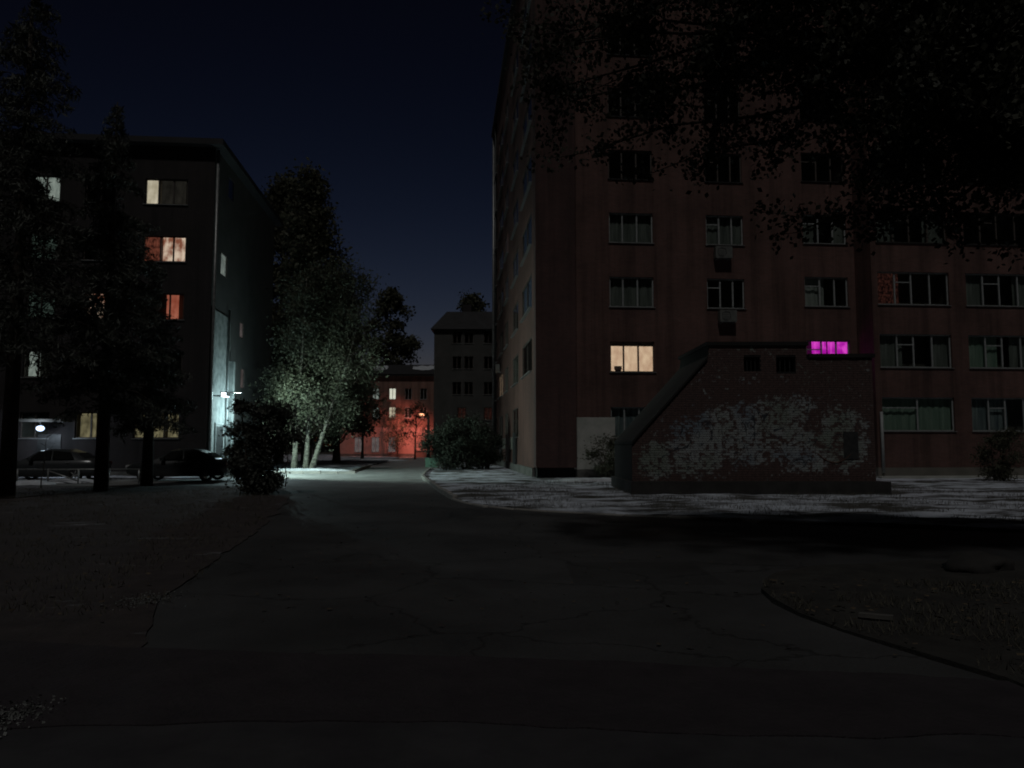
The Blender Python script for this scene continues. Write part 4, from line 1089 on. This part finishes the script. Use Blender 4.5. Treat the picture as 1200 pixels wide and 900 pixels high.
# ------------------------------------------------------------------ cars
def paint(name, c):
    m, t, b = nt(name)
    n = noise_node(t, 3, 4, 0.6); r = ramp(t, n.outputs[0], [(0.3, tuple(x*0.85 for x in c)), (0.7, c)])
    t.links.new(r.outputs[0], b.inputs['Base Color']); b.inputs['Roughness'].default_value = 0.32; b.inputs['Metallic'].default_value = 0.25
    b.inputs['Coat Weight'].default_value = 0.4; b.inputs['Coat Roughness'].default_value = 0.22; return m
def car(loc, rz, col, label):
    """nose towards -x"""
    t = empty('parked_car', loc, rz); tag(t, label, 'car', 'cars parked before the left block')
    pm = paint('car_paint', col)
    # stations: x, z sill, z belt/top of lower body, half width
    st = [(-2.22,0.42,0.62,0.62),(-2.15,0.30,0.72,0.76),(-1.9,0.24,0.80,0.84),(-1.4,0.22,0.88,0.87),(-0.95,0.22,0.94,0.88),(0.0,0.22,0.97,0.89),(1.0,0.22,0.98,0.89),(1.5,0.23,1.00,0.87),(1.95,0.26,0.99,0.83),(2.18,0.34,0.92,0.76),(2.25,0.46,0.80,0.64)]
    mb = MB(); n = 12
    for x, a, b, w in st:
        mid = (a+b)/2
        ring = [(w*0.80,a),(w*0.97,a+0.08),(w,mid-0.05),(w*0.99,mid+0.12),(w*0.95,b-0.06),(w*0.84,b)]
        ring = ring+[(-y, z) for y, z in reversed(ring)]
        mb.v += [(x, y, z) for y, z in ring]
    for k in range(len(st)-1):
        for j in range(n):
            a = k*n+j; b = k*n+(j+1) % n; mb.f.append((a, b, b+n, a+n))
    mb.f.append(tuple(range(n-1,-1,-1))); mb.f.append(tuple(range((len(st)-1)*n, len(st)*n)))
    mb.build('body', pm, t, True)
    # cabin: roof and pillars
    base = [(-0.98,0.80,0.93),(1.55,0.78,0.985)]; 
    prof = [(-1.0,0.93,0.80),(-0.30,1.37,0.62),(0.15,1.45,0.60),(0.75,1.43,0.60),(1.25,1.28,0.62),(1.72,0.985,0.76)]
    mb = MB()
    for x, z, w in prof:
        zb = 0.90+0.03*(x+1)
        mb.v += [(x,-0.83 if z < 1.0 else -0.80,min(zb,z)-0.02),(x,-w,z-0.03 if z > 1 else z),(x,-w*0.8,z),(x,w*0.8,z),(x,w,z-0.03 if z > 1 else z),(x,0.83 if z < 1.0 else 0.80,min(zb,z)-0.02)]
    for k in range(len(prof)-1):
        for j in range(5): a = k*6+j; mb.f.append((a, a+1, a+7, a+6))
    mb.build('roof', pm, t, True)
    gm = M['car_glass']
    def pan(name, q, mat): return MB().quad(*q).build(name, mat, t)
    # windscreen, rear window, side windows slightly proud
    pan('windscreen', [(-0.97,0.66,0.965),(-0.97,-0.66,0.965),(-0.34,-0.52,1.365),(-0.34,0.52,1.365)], gm)
    pan('rear_window', [(1.66,-0.60,1.04),(1.66,0.60,1.04),(1.29,0.50,1.275),(1.29,-0.50,1.275)], gm)
    for sgn in (-1, 1):
        q = lambda x, w, z: (x, sgn*w, z)
        pan('side_window', [q(-0.72,0.835,0.97),q(0.28,0.835,0.99),q(0.25,0.655,1.37),q(-0.25,0.665,1.32)], gm)
        pan('side_window', [q(0.36,0.835,0.99),q(1.30,0.83,1.01),q(1.05,0.66,1.30),q(0.33,0.655,1.37)], gm)
        MB().box(-0.62,-0.45,sgn*0.94-0.07,sgn*0.94+0.07,0.94,1.06).build('mirror', pm, t)
        for hx in (-0.05, 0.95): MB().box(hx,hx+0.16,sgn*0.885-0.012,sgn*0.885+0.012,0.83,0.86).build('handle', M['metal_grey'], t)
        MB().box(-2.20,-2.02,sgn*0.58-0.16,sgn*0.58+0.16,0.60,0.73).build('headlight', M['headlight'], t)
        MB().box(2.10,2.225,sgn*0.58-0.16,sgn*0.58+0.16,0.72,0.87).build('tail_light', M['tail'], t)
        for wx in (-1.36, 1.36):
            whl = bpy.data.objects.new('wheel', None); link(whl, t); whl.location = (wx, sgn*0.80, 0.31)
            mb = MB(); ring = [(0.20,-0.1),(0.29,-0.1),(0.31,-0.06),(0.31,0.06),(0.29,0.1),(0.20,0.1)]; m_ = 20
            for k in range(m_):
                an = 2*math.pi*k/m_
                mb.v += [(r*math.cos(an), y, r*math.sin(an)) for r, y in ring]
            for k in range(m_):
                for j in range(6):
                    a = k*6+j; b = k*6+(j+1) % 6; c = ((k+1) % m_)*6+(j+1) % 6; d = ((k+1) % m_)*6+j
                    mb.f.append((a, b, c, d))
            mb.build('tyre', M['rubber'], whl, True)
            mb = MB().tube([(0,-0.08,0),(0,0.08,0)], 0.05, 10)
            for k in range(5):
                an = 2*math.pi*k/5; mb.tube([(0,sgn*0.07,0),(0.20*math.cos(an),sgn*0.07,0.20*math.sin(an))], 0.028, 5)
            mb.build('rim', M['metal_grey'], whl, True)
    MB().box(-2.245,-2.16,-0.26,0.26,0.42,0.53).build('number_plate', M['frame_white'], t)
    MB().box(-2.23,-2.12,-0.38,0.38,0.55,0.68).build('grille', M['metal_dark'], t)
    return t
def car_glass():
    m, t, b = nt('car_glass'); n = noise_node(t, 2); r = ramp(t, n.outputs[0], [(0.3, (0.010,)*3), (0.7, (0.016,)*3)])
    t.links.new(r.outputs[0], b.inputs['Base Color']); b.inputs['Roughness'].default_value = 0.06; b.inputs['IOR'].default_value = 1.5; return m
M['car_glass'] = car_glass()
M['headlight'] = mottled('headlight_lens', (0.35,)*3, (0.5,)*3, 20, 0.15, 0.0)
M['tail'] = mottled('tail_light_lens', (0.12, 0.01, 0.01), (0.18, 0.015, 0.015), 20, 0.2, 0.0)
p = at_depth(213, 560, 35.5)
car((p.x, 35.5, 0.0), R(3), (0.028, 0.032, 0.034), 'dark sedan parked nose left between the spruce trunk and the black bush')
p = at_depth(62, 560, 34.9)
car((p.x, 34.9, 0.0), R(3), (0.05, 0.055, 0.06), 'dark sedan half hidden behind the spruce trunk under the porch lamp')

# ------------------------------------------------------------------ street furniture
p = at_depth(506, 545, 52)
t = empty('utility_cabinet', (p.x, 52, 0.05)); tag(t, 'low green metal cabinet at the kerb by the hedge', 'cabinet')
MB().box(-0.45,0.45,-0.2,0.2,0.0,0.10).build('base', M['concrete'], t)
MB().box(-0.42,0.42,-0.18,0.18,0.10,0.66).build('housing', M['metal_green'], t)
MB().prism([(-0.47,0.66),(0.47,0.66),(0.44,0.72),(-0.44,0.72)], -0.23, 0.23).build('lid', M['metal_green'], t)
for s in (-1, 1): MB().box(-0.40 if s < 0 else 0.01, -0.01 if s < 0 else 0.40, -0.195, -0.181, 0.14, 0.62).build('door', M['metal_green'], t)

# low pipe fence at the far left
a = on_ground(20, 567); 
t = empty('pipe_fence', (a.x, a.y, 0), R(2)); tag(t, 'low pipe fence before the snow at the far left', 'fence')
for k in range(5): MB().tube([(k*1.25,0,-0.1),(k*1.25,0,0.62)], 0.03, 8).build('post', M['metal_grey'], t, True)
MB().tube([(-0.1,0,0.60),(5.1,0,0.60)], 0.028, 8).build('rail', M['metal_grey'], t, True)
MB().tube([(1.25,-0.02,0.55),(2.5,-0.02,0.12)], 0.028, 8).build('brace', M['metal_grey'], t, True)

# round stones and a boulder on the island
def stone(name, loc, r, seed, mat, label, cat='stone', flat=0.6):
    bm = bmesh.new(); bmesh.ops.create_icosphere(bm, subdivisions=3, radius=1.0)
    for v in bm.verts:
        d = 1+0.35*mnoise.noise(v.co*1.3+Vector((seed,0,0)))+0.12*mnoise.noise(v.co*4+Vector((0,seed,0)))
        v.co = Vector((v.co.x*d*r[0], v.co.y*d*r[1], v.co.z*d*r[2]*flat))
    m = bpy.data.meshes.new(name); bm.to_mesh(m); bm.free(); m.materials.append(mat)
    m.polygons.foreach_set('use_smooth', [True]*len(m.polygons))
    o = link(bpy.data.objects.new(name, m)); o.location = loc; tag(o, label, cat); return o
p = on_ground(1135, 668); stone('boulder', (p.x, p.y-0.2, 0.08), (0.42,0.3,0.28), 4.0, M['concrete_dark'], 'dark boulder on the edge of the dark island at the right')
p = on_ground(1027, 733); 
t = MB().box(-0.14,0.14,-0.03,0.03,-0.02,0.015).build('board', M['concrete']); t.location = (p.x, p.y, 0.085); t.rotation_euler = (0.03,-0.02,R(-32)); tag(t, 'grey narrow board lying on the island grass', 'board')

# ------------------------------------------------------------------ loose ground cover
M['snow_dirty'] = mottled('dirty_snow', (0.10, 0.105, 0.10), (0.20, 0.21, 0.205), 6, 0.85, 0.5)
def heap(name, loc, rx, ry, h, seed, label, sd_dirty=False):
    """a patch of old snow with an uneven rim"""
    mb = MB(); nr, na = 5, 26; rnd = random.Random(seed)
    mb.v.append((0,0,h))
    for i in range(1, nr+1):
        for j in range(na):
            an = 2*math.pi*j/na; k = 1+0.38*mnoise.noise(Vector((math.cos(an)*1.4+seed, math.sin(an)*1.4, 0)))+0.15*mnoise.noise(Vector((math.cos(an)*5, math.sin(an)*5, seed)))
            s = i/nr
            mb.v.append((rx*k*s*math.cos(an), ry*k*s*math.sin(an), max(-0.05, h*(1-s**2)+0.3*h*mnoise.noise(Vector((an*2, s*4, seed))) - (0.05 if i == nr else 0))))
    for j in range(na): mb.f.append((0, 1+j, 1+(j+1) % na))
    for i in range(nr-1):
        for j in range(na):
            a = 1+i*na+j; b = 1+i*na+(j+1) % na; mb.f.append((a, a+na, b+na, b))
    o = mb.build(name, M['snow_dirty'] if sd_dirty else M['snow'], None, True); o.location = loc; o.rotation_euler = (0,0,rnd.uniform(-.2,.2))
    tag(o, label, 'snow patch', 'patches of old snow'); return o
for (px, py, rx, ry, h, sd, lab) in ((35, 568, 1.0, 0.7, 0.12, 1, 'snow patch at the far left under the porch lamp'), (86, 566, 1.1, 0.6, 0.12, 2, 'snow patch left of the spruce trunk before the parked car'),
        (138, 556, 1.3, 0.4, 0.10, 3, 'thin snow patch between spruce trunk and dark sedan'), 
        (705, 566, 2.3, 0.5, 0.10, 6, 'long snow bank beside the shelter plinth'),
        (365, 553.5, 2.4, 0.35, 0.12, 7, 'lit snow bank at the foot of the birch'), (440, 540, 3.2, 1.2, 0.15, 8, 'pinkish snow patch before the red lit building')):
    p = on_ground(px, py) if py < 850 else on_ground(px, py)
    heap('snow_patch', (p.x, p.y, (0.015 if sd in (4,5) else 0.06) if sd not in (6,7) else 0.12), rx, ry, h, sd, lab, sd in (4, 5))

def scatter(name, poly, n, size, mat, label, cat, seed, z=0.06, blades=False, keep=None):
    rng = np.random.default_rng(seed); xs = [p[0] for p in poly]; ys = [p[1] for p in poly]; pts = []
    while len(pts) < n:
        x = rng.uniform(min(xs), max(xs)); y = rng.uniform(min(ys), max(ys))
        if in_poly(x, y, poly) and (keep is None or keep(x, y)): pts.append((x, y, z))
    c = np.array(pts); 
    if not blades:
        m = leaf_mesh(name, c+np.array([0,0,0.01]), rng.uniform(0.6,1.4,n)*size, mat, 0.7, rng)
        co = np.empty(len(m.vertices)*3); m.vertices.foreach_get('co', co); co = co.reshape(-1,3); co[:,2] = z+0.005+(co[:,2]-z)*0.25; m.vertices.foreach_set('co', co.ravel()); m.update()
    else:
        h = rng.uniform(0.4,1.3,n)*size; an = rng.uniform(0, 6.283, n); w = 0.008+0.1*h*0.3
        v = np.empty((n*3,3)); d = np.stack([np.cos(an), np.sin(an), np.zeros(n)], 1)
        v[0::3] = c-d*w[:,None]*.5; v[1::3] = c+d*w[:,None]*.5; lean = rng.normal(size=(n,3))*0.45*h[:,None]; lean[:,2] = h; v[2::3] = c+lean
        m = bpy.data.meshes.new(name); m.vertices.add(n*3); m.vertices.foreach_set('co', v.ravel()); m.loops.add(n*3); m.loops.foreach_set('vertex_index', np.arange(n*3))
        m.polygons.add(n); m.polygons.foreach_set('loop_start', np.arange(n)*3); m.polygons.foreach_set('loop_total', np.full(n,3)); m.update(calc_edges=True); m.materials.append(mat)
    o = link(bpy.data.objects.new(name, m)); o['kind'] = 'stuff'; o['label'] = label; o['category'] = cat; return o
isl = island + [(34,1), (10,1), (3.6,3)]
near_isl = lambda x, y: x < 9
tuft = lambda x, y: mnoise.noise(Vector((x*1.1, y*1.1, 0))) > -0.05
scatter('grass', isl, 9000, 0.07, M['grass'], 'short withered grass on the island at the right', 'grass', 1, 0.05, True, lambda x, y: x < 9 and y < 8.9 and tuft(x, y))
scatter('fallen_leaves', isl, 700, 0.07, M['leaf_litter'], 'fallen leaves littering the island at the right', 'leaves', 2, 0.07, False, lambda x, y: x < 9 and y < 9)
scatter('grass', [(-0.5,19.4), (4,17.5), (14,14), (16,24), (12,36), (2,36), (-2,27)], 16000, 0.10, M['grass'], 'withered grass poking through snow before the brick block', 'grass', 3, 0.08, True, lambda x, y: mnoise.noise(Vector((x*.6, y*.9, 5))) > 0.0)
scatter('grass', [(-3.2,7), (-5.4,18), (-8.6,28), (-22,28), (-12,5)], 20000, 0.07, M['grass'], 'withered grass on the dark lawn at the left', 'grass', 4, 0.06, True, tuft)
scatter('fallen_leaves', [(-3.2,7), (-5.6,18), (-9,28), (-20,28), (-9,6)], 900, 0.07, M['leaf_litter'], 'fallen leaves on the dark lawn at the left', 'leaves', 5, 0.08)

# a belt of trees added to hide the orange sky glow at the horizon
def far_wood():
    rng = np.random.default_rng(77); pts = []
    x = -150.0
    while x < 150:
        h = 7.5+3.5*mnoise.noise(Vector((x*0.11, 1.0, 0)))+2.0*mnoise.noise(Vector((x*0.5, 4.0, 0)))
        n = 150; u = rng.uniform(0, 1, n)
        pts.append(np.stack([x+rng.normal(size=n)*1.6, 190+rng.normal(size=n)*3, h*(1-(1-u)**1.6)+rng.normal(size=n)*0.3], 1))
        x += 1.2
    c = np.vstack(pts)
    o = link(bpy.data.objects.new('far_wood', leaf_mesh('far_wood', c, rng.uniform(0.8,1.7,len(c)), M['needle'], 0.7, rng)))  # added trees, there to hide the orange sky glow
    o['kind'] = 'stuff'; o['label'] = 'far belt of trees on the horizon'; o['category'] = 'wood'
far_wood()
scatter('fallen_leaves', [(-3,7), (-5,18), (-7,27), (-3,27), (0,19), (8,15), (3,10.5), (2.4,7), (3,5.9)], 420, 0.06, M['leaf_litter'], 'fallen leaves scattered over the road', 'leaves', 6, 0.012)

for (px, py, rr_, sd, lab) in ((172, 704, 0.15, 11, 'faint crumbs of old snow on the lawn in the left foreground'), (10, 842, 0.10, 12, 'faint crumbs of old snow at the lower left corner')):
    p = on_ground(px, py); rng_ = np.random.default_rng(sd); n_ = 500
    c_ = np.stack([p.x+rng_.normal(size=n_)*rr_, p.y+rng_.normal(size=n_)*rr_*1.3, np.full(n_, 0.016)], 1)
    m_ = leaf_mesh('snow_crumbs', c_, rng_.uniform(0.010, 0.030, n_), M['snow_dirty'], 0.8, rng_)
    o_ = link(bpy.data.objects.new('snow_crumbs', m_)); o_['kind'] = 'stuff'; o_['label'] = lab; o_['category'] = 'snow'

# a pot standing inside the warm lit window
wp = A+UX*(cols[0][0]+0.42)+VY*0.205+Vector((0,0,zrow(1)+0.062))
t = empty('flower_pot', wp, TH); tag(t, 'round pale pot at the left pane of the warm lit window', 'pot')
def lathe(profile, name, mat, parent):
    mb = MB(); n = 20
    for r_, z_ in profile: mb.v += [(r_*math.cos(2*math.pi*j/n), r_*0.3*math.sin(2*math.pi*j/n), z_) for j in range(n)]
    for k in range(len(profile)-1):
        for j in range(n): mb.f.append((k*n+j, k*n+(j+1) % n, (k+1)*n+(j+1) % n, (k+1)*n+j))
    return mb.build(name, mat, parent, True)
lathe([(0.0,0.0),(0.13,0.0),(0.19,0.09),(0.20,0.17),(0.17,0.22)], 'bowl', M['pink_render'], t)
lathe([(0.17,0.22),(0.205,0.225),(0.205,0.25),(0.17,0.25),(0.0,0.235)], 'rim', M['plaster'], t)
